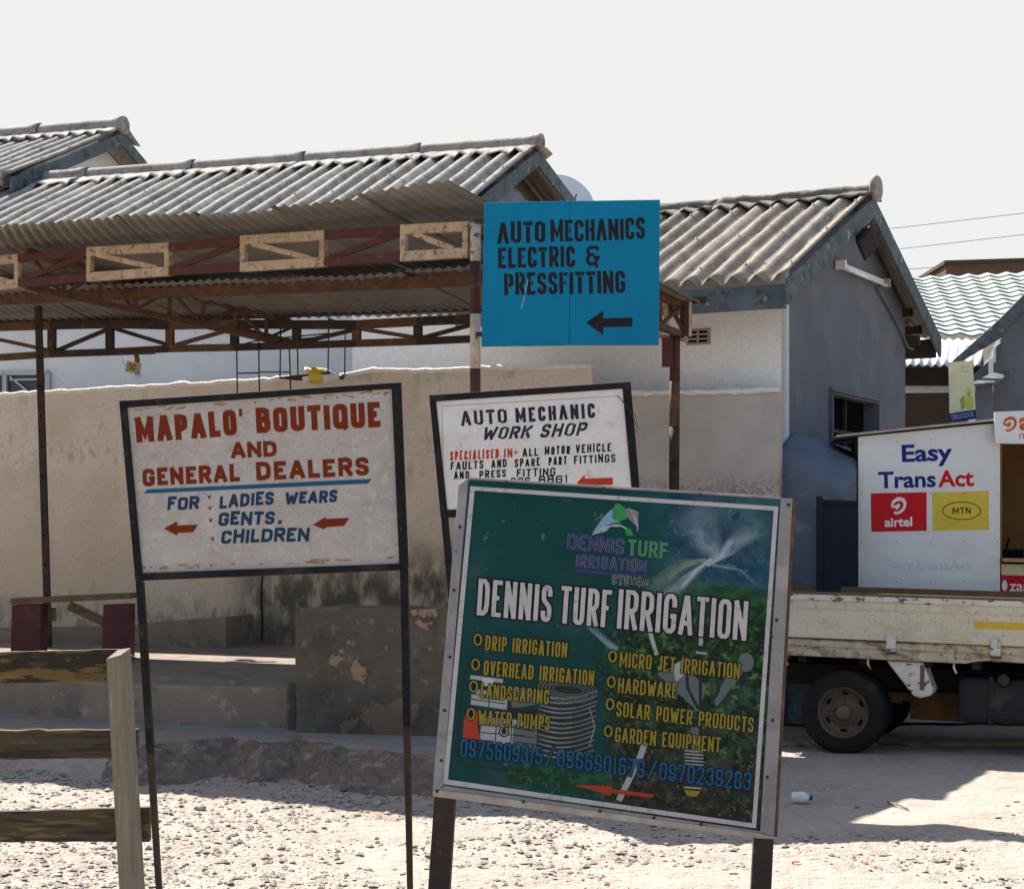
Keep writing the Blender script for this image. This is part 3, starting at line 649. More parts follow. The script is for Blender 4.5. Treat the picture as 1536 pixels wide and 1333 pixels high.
def ridge_cap(m, a, b, r, down1, down2, pitch, amp, seg=1.25, wing=.26, lip=True, rough=0.0):
    """half-round ridge tiles in overlapping lengths, wings lying over both slopes"""
    a, b = Vector(a), Vector(b); d = (b-a).normalized(); Lr = (b-a).length; k = max(1, round(Lr/seg)); up = V(0, 0, 1)
    s1, s2 = Vector(down1).normalized(), Vector(down2).normalized()
    prof = []
    n1 = d.cross(s1); n1 = n1 if n1.z > 0 else -n1
    n2 = d.cross(s2); n2 = n2 if n2.z > 0 else -n2
    for t in (1.0, .6, .3): prof.append(('w1', t))
    for i in range(9): prof.append(('r', i/8))
    for t in (.3, .6, 1.0): prof.append(('w2', t))
    for sgi in range(k):
        t0, t1 = sgi*Lr/k, (sgi+1)*Lr/k+.03
        nl = 16; rows = []
        for i in range(nl+1):
            t = t0+(t1-t0)*i/nl; fl = 1.0+(.22 if (lip and i >= nl-1) else .08*(i/nl)); base = a+d*t; row = []
            for kind, x in prof:
                if kind == 'r':
                    ang = math.pi*(1.08-1.16*x)
                    side = s1 if math.cos(ang) < 0 else s2
                    h1 = V(s1.x, s1.y, 0).normalized()
                    p = base+up*(r*.55)-h1*math.cos(ang)*r*fl*1.0+up*math.sin(ang)*r*fl
                else:
                    s_, nn = (s1, n1) if kind == 'w1' else (s2, n2)
                    p = base+s_*(r+wing*x)+nn*(amp*1.05+.014*fl+(amp*.95*x*math.sin(2*math.pi*t/pitch)))
                if rough: p = p+V(nz(p*9), nz(p*9+V(5, 0, 0)), nz(p*9+V(9, 1, 0)))*rough
                row.append(m.v(p))
            rows.append(row)
        for i in range(nl):
            for j in range(len(prof)-1):
                f = m.bm.faces.new([rows[i][j], rows[i][j+1], rows[i+1][j+1], rows[i+1][j]]); f.smooth = True

# ------------------------------------------------------------------ grey house on the right
uR, vR = V(.884, -.468, 0), V(.468, .884, 0); Z = V(0, 0, 1)
C = V(2.274, 15.2, 0)                                # front right corner of its walls
WG = 3.81; SL = .445
E0 = C+uR*.2-vR*.5                                   # front eave, at the verge
zE = 3.69; zA = zE+SL*(WG/2+.5)
house = thing('house', 'grey painted house with white rough front wall, blue barge boards and a dark open window', 'house', (C.x, C.y, 0))
LH = 2.75
# gable wall with the window opening
PG = Plane(V(C.x, C.y, 0), C+vR, C+Z)
def gt(px, py):
    p = PG.at(px, py); return (p-C).dot(vR), p.z
t0w, z1a = gt(1246, 591); t1w, z1b = gt(1313, 604); zw1 = (z1a+z1b)/2; zw0 = zw1-.62
def gz(t): return zE+SL*(t+.5)-.02 if t <= WG/2 else zE+SL*(WG+.5-t)-.02
def GP(t, z, o=0): return V(C.x, C.y, 0)+vR*t+Z*z+uR*o
m = MB()
def piece(pts): m.prism([GP(t, z) for t, z in pts], -uR*.22)
piece([(0.003, 0), (t0w, 0), (t0w, gz(t0w)), (0.003, gz(0))] if t0w < WG/2 else [(0.003, 0), (t0w, 0), (t0w, gz(t0w)), (WG/2, gz(WG/2)), (0.003, gz(0))])
piece([(t0w, 0), (t1w, 0), (t1w, zw0), (t0w, zw0)])
tp = [(t0w, zw1), (t1w, zw1), (t1w, gz(t1w))]+([(WG/2, gz(WG/2))] if t0w < WG/2 < t1w else [])+[(t0w, gz(t0w))]
piece(tp)
piece([(t1w, 0), (WG, 0), (WG, gz(WG))]+([(WG/2, gz(WG/2))] if t1w < WG/2 else [])+[(t1w, gz(t1w))])
put(m, 'gable_wall', M['grey_paint_wall'], house)
m = MB(); m.prism([C, C-uR*(LH+1.55), C-uR*(LH+1.55)+vR*.2, C+vR*.2], V(0, 0, zE+.16)); put(m, 'front_wall', M['roughcast'], house)
m = MB(); m.prism([C+vR*WG-uR*.22, C-uR*LH+vR*WG, C-uR*LH+vR*(WG-.2), C+vR*(WG-.2)-uR*.22], V(0, 0, zE+.16))
m.prism([C-uR*LH+vR*.2, C-uR*LH+vR*(WG-.2), C-uR*(LH-.2)+vR*(WG-.2), C-uR*(LH-.2)+vR*.2], V(0, 0, zE)); put(m, 'rear_wall', M['roughcast'], house)
# window
wn = MB()
for a, b in (((t0w-.05, zw1+.035), (t1w+.05, zw1+.035)), ((t0w-.03, zw1), (t0w-.03, zw0)), ((t1w+.03, zw1), (t1w+.03, zw0)), ((t0w-.05, zw0-.03), (t1w+.05, zw0-.03))):
    wn.beam(GP(*a, .012), GP(*b, .012), .03, .05, uR)
wo = put(wn, 'window', M['grey_paint_wall'], house, bevel=.006)
m = MB(); m.prism([GP(t0w+.001, zw0+.001, -.12), GP(t1w-.001, zw0+.001, -.12), GP(t1w-.001, zw1-.001, -.12), GP(t0w+.001, zw1-.001, -.12)], -uR*.01); put(m, 'pane', M['void'], wo)  # black sheet in the open window, its colour stands in for the unlit room
m = MB(); tm = (t0w+t1w)/2
m.beam(GP(tm, zw0, -.09), GP(tm, zw1, -.09), .03, .03, uR); m.beam(GP(t0w, zw0+.3, -.09), GP(t1w, zw0+.3, -.09), .03, .03, uR); put(m, 'window_bar', M['dark_rust'], wo)
# roof slopes
RA = C+uR*.2+vR*(WG/2)
def slope_pts(t, side):  # along the house (0 verge..LH+), t from eave to ridge
    pass
LR = LH+.35
eF0, eF1 = E0+Z*zE, E0-uR*LR+Z*zE
rr0, rr1 = RA+Z*zA, RA-uR*LR+Z*zA
eB0 = C+uR*.2+vR*(WG+.5)+Z*zE; eB1 = eB0-uR*LR
for a0, a1 in ((eF0, eF1), (eB0, eB1)):
    m = MB(); corrugated(m, a0, a1, rr0, rr1, .203, .036, 18, 0, .6, 12, .010)
    ro = put(m, 'roof_sheeting', M['fibro_old'], house, solid=.008); fixings(a0, a1, rr0, rr1, .203, .036, (.12, .5, .86), ro, .6)
m = MB(); ridge_cap(m, rr1, rr0+uR*.03, .058, (eF0-rr0), (eB0-rr0), .203, .034, 1.6, .12, False, .026)
rc = put(m, 'ridge_cap', M['mortar'], house, solid=.012)
m = MB(); m.lathe(rr0+Z*.05+uR*.02, uR, [(0, 0), (.105, 0), (.125, .02), (.125, .05), (.105, .07), (.085, .065), (.075, .05), (0, .05)], 28); put(m, 'ridge_end', M['fibro'], rc)
for s, a in ((1, eF0), (-1, eB0)):
    m = MB(); d = (rr0-a)
    m.prism([a+uR*.012-Z*.03-vR*s*.02, rr0+uR*.012-Z*.03, rr0+uR*.012-Z*.215, a+uR*.012-Z*.235-vR*s*.02], uR*.028)
    put(m, 'barge_board', M['barge'], house)
m = MB(); m.prism([eF0-Z*.05+vR*.03, eF1-Z*.05+vR*.03, eF1-Z*.25+vR*.03, eF0-Z*.25+vR*.03], vR*.025); put(m, 'fascia_board', M['barge'], house)
m = MB(); m.prism([eB0-Z*.05-vR*.03, eB1-Z*.05-vR*.03, eB1-Z*.25-vR*.03, eB0-Z*.25-vR*.03], -vR*.025)
for q in (.25, .6): m.beam((eB0-uR*.1).lerp(rr0-uR*.1, q*.4)-Z*.08, (eB0-uR*1.2).lerp(rr0-uR*1.2, q*.4)-Z*.08, .05, .08)
m.beam(eB0-uR*.05-Z*.10-vR*.5, eB0-uR*1.5-Z*.10-vR*.5, .05, .1); put(m, 'eave_timber', M['dark_wood'], house)
# air vent in the white wall
PF = Plane(C, C-uR, C+Z)
vb = MB(); q = [PF.at(*p) for p in ((1030, 494), (1066, 492), (1066, 516), (1030, 518))]
vb.prism(q, PF.n*.012)
vo = put(vb, 'vent_block', M['vent'], house)
vb = MB()
for r_ in range(3):
    for c_ in range(2):
        x0, y0 = 1033.5+c_*16, 497+r_*6.8-c_*.6
        vb.prism([PF.at(x, y, .013) for x, y in ((x0, y0), (x0+12.5, y0-.4), (x0+12.5, y0+3.2), (x0, y0+3.6))], PF.n*.002)
put(vb, 'vent_slot', M['void'], vo)
# drain pipe and cable on the gable
m = MB(); PGo = lambda px, py, o=.03: PG.at(px, py, o)
m.tube([PGo(1311, 431), PGo(1330, 463), PGo(1348, 497), PGo(1357, 521), PGo(1361, 524, .06)], .013, 8); put(m, 'conduit', M['grey_paint_wall'], house)
m = MB(); m.tube([PGo(1288, 330), PGo(1288, 340), PGo(1291, 350), PGo(1297, 353)], .006, 6); put(m, 'wire', M['cable'], house)
# tube light
tl = thing('tube_light', 'white fluorescent tube light fixed high on the grey gable', 'wall light', PG.at(1285, 412, .05))
m = MB(); a, b = PG.at(1252, 397, .03), PG.at(1319, 424, .03); m.beam(a, b, .05, .05, uR)
put(m, 'housing', M['lamp_white'], tl, bevel=.006)
m = MB(); a2, b2 = PG.at(1257, 404, .085), PG.at(1317, 429, .085); m.tube([a2, b2], .016, 12); put(m, 'tube', M['lamp_tube'], tl)
for a_ in ((1252, 398), (1319, 425)):
    m = MB(); p = PG.at(*a_, .06); m.box(p, uR*.05, vR*.02, Z*.042); put(m, 'end_cap', M['socket'] if a_[0] > 1300 else M['lamp_white'], tl, bevel=.005)
# floodlight
p = PG.at(1297, 352, .06)
fl = thing('floodlight', 'black floodlight bracketed under the peak of the grey gable', 'floodlight', p)
m = MB(); m.tube([PG.at(1270, 350, 0), Plane(C+uR*.30, C+uR*.30+vR, C+uR*.30+Z).at(1294, 356)], .014, 8); put(m, 'bracket', M['flood_black'], fl)
m = MB(); hc = Plane(C+uR*.33, C+uR*.33+vR, C+uR*.33+Z).at(1303, 366); ax = (vR*.9-Z*.45).normalized(); nn = (uR*.72-Z*.45-vR*.2).normalized(); nn = (nn-ax*nn.dot(ax)).normalized(); bb = ax.cross(nn)
m.prism([hc-ax*.15-bb*.10, hc+ax*.15-bb*.10, hc+ax*.15+bb*.10, hc-ax*.15+bb*.10], -nn*.03)
m.prism([hc-ax*.11-bb*.07-nn*.031, hc+ax*.11-bb*.07-nn*.031, hc+ax*.08+bb*.05-nn*.031, hc-ax*.08+bb*.05-nn*.031], -nn*.07)
put(m, 'lamp_head', M['flood_black'], fl, bevel=.012)
m = MB(); m.prism([hc-ax*.13-bb*.085+nn*.001, hc+ax*.13-bb*.085+nn*.001, hc+ax*.13+bb*.085+nn*.001, hc-ax*.13+bb*.085+nn*.001], nn*.004); put(m, 'lens', M['flood_black'], fl)

# low blue-grey annexe with a sloping top against the gable
an0 = V(C.x, C.y, 0)+uR*.004
AP = lambda t, d, z: an0+vR*t+uR*d+Z*z
m = MB(); sec = [[AP(-.15, d, 0), AP(-.15, d, 2.30-.32*d/.6), AP(.22, d, 2.47-.26*d/.6), AP(1.7, d, 2.42-.26*d/.6), AP(1.7, d, 0)] for d in (0, .2, .4, .6)]
ring = [[m.v(p) for p in r_] for r_ in sec]
for a_, b_ in zip(ring, ring[1:]):
    for k_ in range(5): m.bm.faces.new([a_[k_], a_[(k_+1) % 5], b_[(k_+1) % 5], b_[k_]])
m.bm.faces.new(ring[0][::-1]); m.bm.faces.new(ring[-1])
tag(put(m, 'low_wall', M['blue_grey'], origin=(an0.x, an0.y, 0), bevel=.05), 'blue grey rendered low wall with a sloping top against the gable', 'wall')
# navy steel gate beside the kiosk
gt_ = thing('steel_gate', 'dark navy steel gate between the grey house and the white kiosk', 'gate', P(1260, 1010, 14.7))
a, b = P(1232, 750, 14.72), P(1286.5, 752, 14.66)
m = MB(); m.prism([V(a.x, a.y, .05), V(b.x, b.y, .05), b, a], (0, .03, 0)); put(m, 'panel', M['navy_metal'], gt_)
m = MB(); m.beam(V(a.x-.015, a.y, .0), a+V(-.015, 0, .03), .045, .045); m.beam(a+V(0, -.012, -.01), b+V(0, -.012, -.01), .02, .03); put(m, 'gate_frame', M['navy_metal'], gt_)

# ------------------------------------------------------------------ boundary walls
uL, vL = V(.9495, -.3138, 0), V(.3138, .9495, 0)
W0 = V(2.2, 14.9, 0)
def wall_at(px):
    k = (px-CX)/F; t = (W0.x-k*W0.y)/(uL.x-k*uL.y*1.0); return t     # distance to the left of the corner
def WT(t): return W0-uL*t
def boundary(name, pts_px, mt, lab, th=.16, lip=True):
    """pts_px: top profile in photo pixels along the wall"""
    tops = []
    for px, py in pts_px:
        k = (px-CX)/F; t = (W0.x-k*W0.y)/(uL.x-k*uL.y); q = W0-uL*t; q.z = CAMZ-(py-HY)/F*q.y; tops.append(q)
    fine = []
    for a, b in zip(tops, tops[1:]):
        n = max(1, int((b-a).length/.06))
        fine += [a.lerp(b, i/n) for i in range(n)]
    fine.append(tops[-1])
    for p in fine: p.z += .012*nz((p.x*5, p.y*5, 0))+.008*nz((p.x*17, 0, 3))
    org = V(tops[0].lerp(tops[-1], .5).x, tops[0].lerp(tops[-1], .5).y, .5)
    root = thing(name, lab, 'wall', org)
    m = MB()
    for a, b in zip(fine, fine[1:]):
        if (b-a).length < 1e-5: continue
        m.bm.faces.new([m.v(V(a.x, a.y, 0)), m.v(V(b.x, b.y, 0)), m.v(b), m.v(a)])
        a2, b2 = a+vL*th, b+vL*th
        m.bm.faces.new([m.v(V(b2.x, b2.y, 0)), m.v(V(a2.x, a2.y, 0)), m.v(a2), m.v(b2)])
        m.bm.faces.new([m.v(a), m.v(b), m.v(b2), m.v(a2)])
    for e in (fine[0], fine[-1]):
        e2 = e+vL*th; m.face([V(e.x, e.y, 0), V(e2.x, e2.y, 0), e2, e])
    bmesh.ops.remove_doubles(m.bm, verts=m.bm.verts, dist=1e-4)
    put(m, 'masonry', mt, root)
    if lip:
        m = MB(); lp = []
        for p in fine: lp.append(p-vL*(.006+.012*max(0, nz((p.x*11, 0, 7))))+Z*(.004+.014*nz((p.x*13, 3, 0))))
        m.tube([p for p in lp], [.020+.022*abs(nz((p.x*19, 0, 1))) for p in lp], 8)
        put(m, 'mortar_lip', M['plaster_lip'], root)
    return root
boundary('boundary_wall', [(-120, 600), (0, 593), (130, 586), (350, 574), (520, 563), (560, 556), (640, 557), (745, 553), (888, 551)], M['cream_wall'], 'long cream plastered yard wall with black damp stains along its foot')
boundary('boundary_wall', [(889.5, 594), (950, 591), (1060, 589), (1169, 586)], M['grey_wall_low'], 'lower grey weathered yard wall ending at the grey house corner', .15)
m = MB(); cw = [o for o in bpy.data.objects if o.name == 'boundary_wall'][0]
PWc = Plane(W0, W0-uL, W0+Z); m.tube([PWc.at(x, y, .002) for x, y in ((393, 800), (394, 860), (392, 900), (394, 930), (393, 962))], .007, 5); put(m, 'crack', M['void'], cw)
# low kerb bench against the cream wall
m = MB(); tops = []
k0 = [(-60, 946), (60, 944), (160, 942), (222, 934), (300, 928), (339, 925)]
pts = []
for px, py in k0:
    k = (px-CX)/F; q0 = W0-vL*.55; t = (q0.x-k*q0.y)/(uL.x-k*uL.y); q = q0-uL*t; q.z = CAMZ-(py-HY)/F*q.y; pts.append(q)
base = [V(p.x, p.y, .55) for p in pts]
for i in range(len(pts)-1):
    m.prism([base[i], base[i+1], pts[i+1], pts[i]], vL*.535)
bmesh.ops.remove_doubles(m.bm, verts=m.bm.verts, dist=1e-3)
tag(put(m, 'low_plinth', M['step'], origin=base[3], bevel=.0), 'low concrete plinth running along the foot of the cream wall', 'plinth')
# concrete block
bl = PZ(449, 1098, .2); br = bl+V(1.22, -.30, 0)
zt_ = CAMZ-(911-HY)/F*bl.y
m = MB()
def blk(u, w_):
    return None
dv = V(.25, .42, 0)
m.prism([V(bl.x-.03, bl.y, .1), V(br.x, br.y, .1), V(br.x+dv.x, br.y+dv.y, .1), V(bl.x+dv.x, bl.y+dv.y, .1)], (0, 0, zt_-.1))
bmesh.ops.subdivide_edges(m.bm, edges=m.bm.edges, cuts=14, use_grid_fill=True)
for v_ in m.bm.verts: v_.co += V(nz(v_.co*5), nz(v_.co*5+V(7, 0, 0)), nz(v_.co*4+V(0, 9, 0)))*.014
blk_o = tag(put(m, 'concrete_block', M['block'], origin=(bl.x, bl.y, .2), bevel=.012), 'big worn concrete block with patches of bare brown render by the step', 'concrete block')
m = MB(); nb = PZ(433, 1095, .2); m.bx(nb.x-.02, bl.x+.02, nb.y+.03, nb.y+.5, .15, .2+.33); put(m, 'side_nib', M['block'], blk_o, bevel=.015)

# ------------------------------------------------------------------ left house (main) and rear house
def gabled(name, label, px_a, py_a, Ya, mF, mB, wF, wB, Llen, front_drop, wallmat, tarp=False, capr=.082):
    ap = P(px_a, py_a, Ya)                            # ridge end at the verge
    org = V(ap.x, ap.y, 0)
    root = thing(name, label, 'house', org)
    rr1 = ap-uL*Llen
    eF = ap-vL*wF-Z*(mF*wF); eB = ap+vL*wB-Z*(mB*wB)
    for e in (eF, eB):
        m = MB(); corrugated(m, e, e-uL*Llen, ap, rr1, .203, .042, 20, 0, .3, 12, .010)
        ro = put(m, 'roof_sheeting', M['fibro'], root, solid=.008)
        if e is eF: fixings(e, e-uL*Llen, ap, rr1, .203, .042, (.3, .55, .84), ro, .3)
    m = MB(); ridge_cap(m, rr1, ap+uL*.04, capr, (eF-ap), (eB-ap), .203, .042, 1.28, .30)
    rc = put(m, 'ridge_cap', M['fibro'], root, solid=.01)
    m = MB(); m.lathe(ap+Z*.06+uL*.0, uL, [(0, 0), (capr*.95, 0), (capr*1.12, .02), (capr*1.12, .07), (capr*.95, .085), (capr*.7, .075), (capr*.66, .05), (capr*.4, .055), (0, .055)], 28); put(m, 'ridge_end', M['fibro'], rc)
    for s, e, mm in ((1, eF, mF), (-1, eB, mB)):
        m = MB(); m.prism([e+uL*.012-Z*.03, ap+uL*.012-Z*.03, ap+uL*.012-Z*.19, e+uL*.012-Z*.19], uL*.028); put(m, 'barge_board', M['barge'], root)
    # walls: front, gable
    inF, inB = wF-.4, wB-.4
    fr = ap-uL*.35-vL*inF; gzF = ap.z-mF*inF-.05
    m = MB(); m.prism([V(fr.x, fr.y, 0), V((fr-uL*Llen).x, (fr-uL*Llen).y, 0), V((fr-uL*Llen+vL*.2).x, (fr-uL*Llen+vL*.2).y, 0), V((fr+vL*.2).x, (fr+vL*.2).y, 0)], (0, 0, gzF))
    put(m, 'front_wall', wallmat, root)
    g0 = ap-uL*.352
    m = MB(); m.prism([V((g0-vL*inF).x, (g0-vL*inF).y, 0)+vL*.201, V((g0+vL*inB).x, (g0+vL*inB).y, 0), V((g0+vL*inB).x, (g0+vL*inB).y, ap.z-mB*inB-.05), V(g0.x, g0.y, ap.z-.06), V((g0-vL*inF).x, (g0-vL*inF).y, gzF)+vL*.201], -uL*.2)
    put(m, 'gable_wall', M['gable_dark'] if tarp else wallmat, root)
    if tarp:
        m = MB(); b0 = g0+uL*.22
        m.beam(b0-vL*1.3-Z*(mF*1.3+.20), b0-Z*.20, .05, .09); m.beam(b0+vL*1.5-Z*(mB*1.5+.20), b0-Z*.20, .05, .09); put(m, 'rafter', M['dark_wood'], root)
        m = MB()
        def tf(u, v):
            p = b0-uL*.05-vL*(1.45-1.9*u)-Z*(.62+.3*(1-v)*1.5)
            return p+Z*(.16*math.sin(u*2.6)*v+.05*nz((u*5, v*3, 0)))+uL*.06*nz((u*6, v*5, 3))
        m.grid(tf, 20, 10); put(m, 'tarpaulin', M['tarp'], root, solid=.004)
    return root, ap, eF, fr, gzF
hl, apL, eFL, frL, gzL = gabled('house', 'long white house behind the open shelter with grey corrugated roof and tarpaulin in its gable', 803, 222, 19.0, .45, .20, 2.15, 2.6, 9.5, 0, M['white_wall'], True)
# its window at the far left, above the yard wall
PW = Plane(frL, frL-uL, frL+Z)
m = MB()
wq = lambda x, y, o=0: PW.at(x, y, o)
for a, b in (((-60, 560), (74, 559)), ((74, 559), (74, 600)), ((10, 560), (10, 600)), ((-60, 560), (-60, 604))):
    m.beam(wq(*a, .02), wq(*b, .02), .05, .05, PW.n)
wo = put(m, 'window', M['window_frame'], hl)
m = MB(); m.prism([wq(-60, 560, .004), wq(74, 559, .004), wq(74, 640, .004), wq(-60, 640, .004)], PW.n*.004); put(m, 'pane', M['dark_glass'], wo)
m = MB(); m.beam(wq(17, 565, .03), wq(60, 600, .03), .02, .012, PW.n); m.beam(wq(17, 570, .03), wq(68, 569, .03), .02, .012, PW.n); put(m, 'window_bar', M['window_frame'], wo)
m = MB(); m.tube([wq(598, 470, .004), wq(598, 500, .004), wq(597, 530, .004), wq(599, 562, .004)], .006, 5); put(m, 'wall_crack', M['gable_dark'], hl)
hr = gabled('house', 'further house with a pale gable behind the long grey roof at upper left', 180, 196, 22.5, .42, .42, 2.4, 2.4, 6.0, 0, M['white_wall'], False, .10)

# satellite dish behind the gable
dc = P(849, 299, 20.9)
dh = thing('satellite_dish', 'pale round satellite dish showing behind the roof gable', 'satellite dish', V(dc.x, dc.y, 3.6))
ax = V(.35, -.75, .42).normalized(); m = MB()
m.lathe(dc, ax, [(0, -.06), (.12, -.052), (.24, -.03), (.35, 0), (.357, .006), (.35, .008), (.24, -.022), (.12, -.044), (0, -.052)], 40); put(m, 'reflector', M['dish'], dh)
m = MB(); m.tube([V(dc.x+.02, dc.y+.12, 3.6), dc+V(.02, .12, -.1), dc-ax*.05], .025, 8); put(m, 'mast', M['dark_rust'], dh)
m = MB(); m.tube([dc-ax.cross(V(1, 0, 0)).normalized()*.33, dc+ax*.3-Z*.12], .01, 6); put(m, 'feed_arm', M['dark_rust'], dh)

# ------------------------------------------------------------------ open shelter with truss frame and iron roof
ER = V(-.435, 12.0, 3.835); TR_ = P(713, 337, 12.3)      # front sheet corner; end of the front truss
EL = V(-6.6, 14.9, 3.97); TL_ = P(-70, 383, 14.55); TLX = TR_+(TL_-TR_)*1.62
TRS = V(-.06, 12.55, 3.78); MRS = V(.79, 13.6, 3.60); BRS = V(1.62, 14.85, 3.45)   # right edge of the roof sheets
ML, MR = V(P(-70, 458, 15.7).x, 15.7, P(-70, 458, 15.7).z+.05), V(.78, 13.4, 3.55)
BL_, BR_ = P(-70, 489, 17.0), V(1.58, 14.62, 3.50)
MLX = MR+(ML-MR)*1.42; BLX = BR_+(BL_-BR_)*1.34
shelter = thing('shelter', 'open yard shelter with rusty truss frame, banded posts and a corrugated iron roof', 'shelter', (-1.2, 14.5, .55))
rs = random.Random(11)
def sheet_row(A0, A1, B0, B1, Mid0=None, Mid1=None, ns=6, pitch=.085, amp=.0095, jit=.05, name='roof_sheet'):
    n = 10; mm = None
    for i in range(n):
        u0, u1 = i/n-.004, (i+1)/n+.004
        ja = rs.uniform(-jit, jit); jz = rs.uniform(-.010, .02)+(i % 2)*.008
        def line(u, v):
            a = A0.lerp(A1, u); b = B0.lerp(B1, u)
            if Mid0 is None: return a.lerp(b, v)
            mdl = Mid0.lerp(Mid1, u)
            q = a.lerp(b, v); mv = .24
            return a.lerp(mdl, v/mv) if v < mv else mdl.lerp(b, (v-mv)/(1-mv))
        Lw = (A1-A0).length
        def fn(uu, v):
            u = u0+(u1-u0)*uu; p = line(u, v)
            back_ = (B0-A0).normalized()
            p = p+back_*ja*(1-v)
            tip = (1.0 if i == 9 else .35 if i == 8 else 0)*(1-v)**3+max(0, (u-.9)/.1)*(1-v)**3*.7
            return p+Z*(amp*math.sin(2*math.pi*u*Lw/pitch)+jz+.02*nz((u*14, v*2, i))*(1-v)+.06*tip)
        m = MB(); m.grid(fn, int((u1-u0)*Lw/pitch*8), ns); put(m, name, M['iron_sheet'], shelter, solid=.0012)
sheet_row(EL, ER, MLX+V(.12, .5, .045), MRS+V(.12, .36, .045), TLX+Z*.05, TRS, 12)
sheet_row(MLX+V(-.04, -.20, .02), MRS+V(-.06, -.32, -.015), BLX+V(.02, .10, .03), BRS, None, None, 6)

def truss(pa_t, pb_t, pa_b, pb_b, n, mats, sec=.042, start=0, verticals=True, name='truss_panel'):
    for i in range(n):
        a, b = i/n, (i+1)/n
        t0, t1 = Vector(pa_t).lerp(Vector(pb_t), a), Vector(pa_t).lerp(Vector(pb_t), b)
        b0, b1 = Vector(pa_b).lerp(Vector(pb_b), a), Vector(pa_b).lerp(Vector(pb_b), b)
        mt = mats[(i+start) % len(mats)]
        m = MB(); dd = (t1-t0).normalized(); e = dd*.003
        m.beam(t0+e, t1-e, sec, sec); m.beam(b0+e, b1-e, sec, sec)
        light = (i+start) % 2 == 0
        if verticals:
            if light:
                m.beam(t0+dd*sec*.5-Z*sec*.5, b0+dd*sec*.5+Z*sec*.5, sec*.8, sec*.8, dd); m.beam(t1-dd*sec*.5-Z*sec*.5, b1-dd*sec*.5+Z*sec*.5, sec*.8, sec*.8, dd)
        if light: m.beam(t0-Z*sec*.5+dd*sec, b1+Z*sec*.5-dd*sec, sec*.6, sec*.6)
        else: m.beam(t1-Z*sec*.5, b0+Z*sec*.5, sec*.6, sec*.6)
        put(m, name, mt, shelter, bevel=.003)
# front truss: module ends as seen: -100,28,135?,...
fp = [(-330, 411, 462), (-212, 402, 455), (-93, 392, 446), (30, 381, 432), (132, 371, 423), (256, 364, 414), (362, 354, 408), (489, 346, 400), (602, 338, 392), (704, 333, 386)]
pts = []
for px, ty, by in fp:
    k = (px-CX)/F; a, d = TL_, (TR_-TL_); t = (k*a.y-a.x)/(d.x-k*d.y); q = a+d*t
    pts.append((V(q.x, q.y, CAMZ-(ty+7-HY)/F*q.y), V(q.x, q.y, CAMZ-(by-7-HY)/F*q.y)))
for i in range(1, len(pts)-1):
    light = i % 2 == 0
    (t0, b0), (t1, b1) = pts[i], pts[i+1]; sec = .068; dd = (t1-t0).normalized()
    m = MB(); e = dd*.002
    if light:
        m.beam(t0+e, t1-e, .05, sec); m.beam(b0+e, b1-e, .05, sec)
        m.beam(t0+dd*.022-Z*sec*.5, b0+dd*.022+Z*sec*.5, .046, .044, dd); m.beam(t1-dd*.022-Z*sec*.5, b1-dd*.022+Z*sec*.5, .046, .044, dd)
        m.beam(t0-Z*sec*.4+dd*.10, b1+Z*sec*.4-dd*.12, .03, .04)
    else:
        m.beam(t0+e, t1-e, .045, sec*.9); m.beam(b0+e, b1-e, .045, sec*.9); m.beam(t1-Z*sec*.4-dd*.02, b0+Z*sec*.4+dd*.04, .03, .045)
    put(m, 'truss_panel', M['cream_paint'] if light else M['maroon'], shelter, bevel=.003)
# back truss
bt = [(-60, 492, 540), (78, 488, 531), (165, 486, 528), (255, 488, 523), (352, 486, 521), (445, 487, 518), (535, 487, 515), (627, 482, 512), (715, 478, 508)]
q0, q1 = BL_, BR_
for i in range(len(bt)-1):
    ends = []
    for px, ty, by in (bt[i], bt[i+1]):
        k = (px-CX)/F; d = q1-q0; t = (k*q0.y-q0.x)/(d.x-k*d.y); q = q0+d*t
        ends.append((V(q.x, q.y, CAMZ-(ty-HY)/F*q.y), V(q.x, q.y, CAMZ-(by-HY)/F*q.y)))
    (t0, b0), (t1, b1) = ends; dd = (t1-t0).normalized(); m = MB()
    m.beam(t0+dd*.002, t1-dd*.002, .06, .075); m.beam(b0+dd*.002, b1-dd*.002, .06, .06)
    m.beam(t0-Z*.04, b0+Z*.03, .05, .07, dd)
    if i % 2: m.beam(t1-Z*.04, b0+Z*.03+dd*.05, .03, .035)
    else: m.beam(t0-Z*.04+dd*.05, b1+Z*.03, .03, .035)
    put(m, 'truss_panel', M['dark_rust'] if i % 3 else M['rust'], shelter)
# end bay, right of the blue board: white and red box
ea = [(P(955, 448, 14.72), P(955, 497, 14.72)), (P(1003, 452, 14.66), P(1003, 495, 14.66)), (P(1033, 456, 14.62), P(1033, 501, 14.62))]
for i, mt in ((0, 'cream_paint'), (1, 'maroon')):
    (t0, b0), (t1, b1) = ea[i], ea[i+1]; dd = (t1-t0).normalized(); m = MB()
    m.beam(t0, t1-dd*.003, .04, .04); m.beam(b0, b1-dd*.003, .04, .04)
    m.beam(t1-Z*.02-dd*.02, b1+Z*.02-dd*.02, .04, .035, dd)
    if i == 0: m.beam(b0+Z*.02, t1-Z*.02-dd*.04, .03, .035)
    else: m.beam(t0-Z*.02, b1+Z*.02-dd*.04, .03, .035)
    put(m, 'truss_panel', M[mt], shelter)
m = MB(); t1, b1 = ea[2]; m.beam(t1+V(.012, 0, .02), b1+V(.012, 0, -.02), .03, .025, V(1, 0, 0))
m.beam(ea[1][1]+V(-.1, .1, -.035), ea[2][1]+V(0.0, .1, -.035), .08, .03); put(m, 'end_strip', M['cream_paint'], shelter)
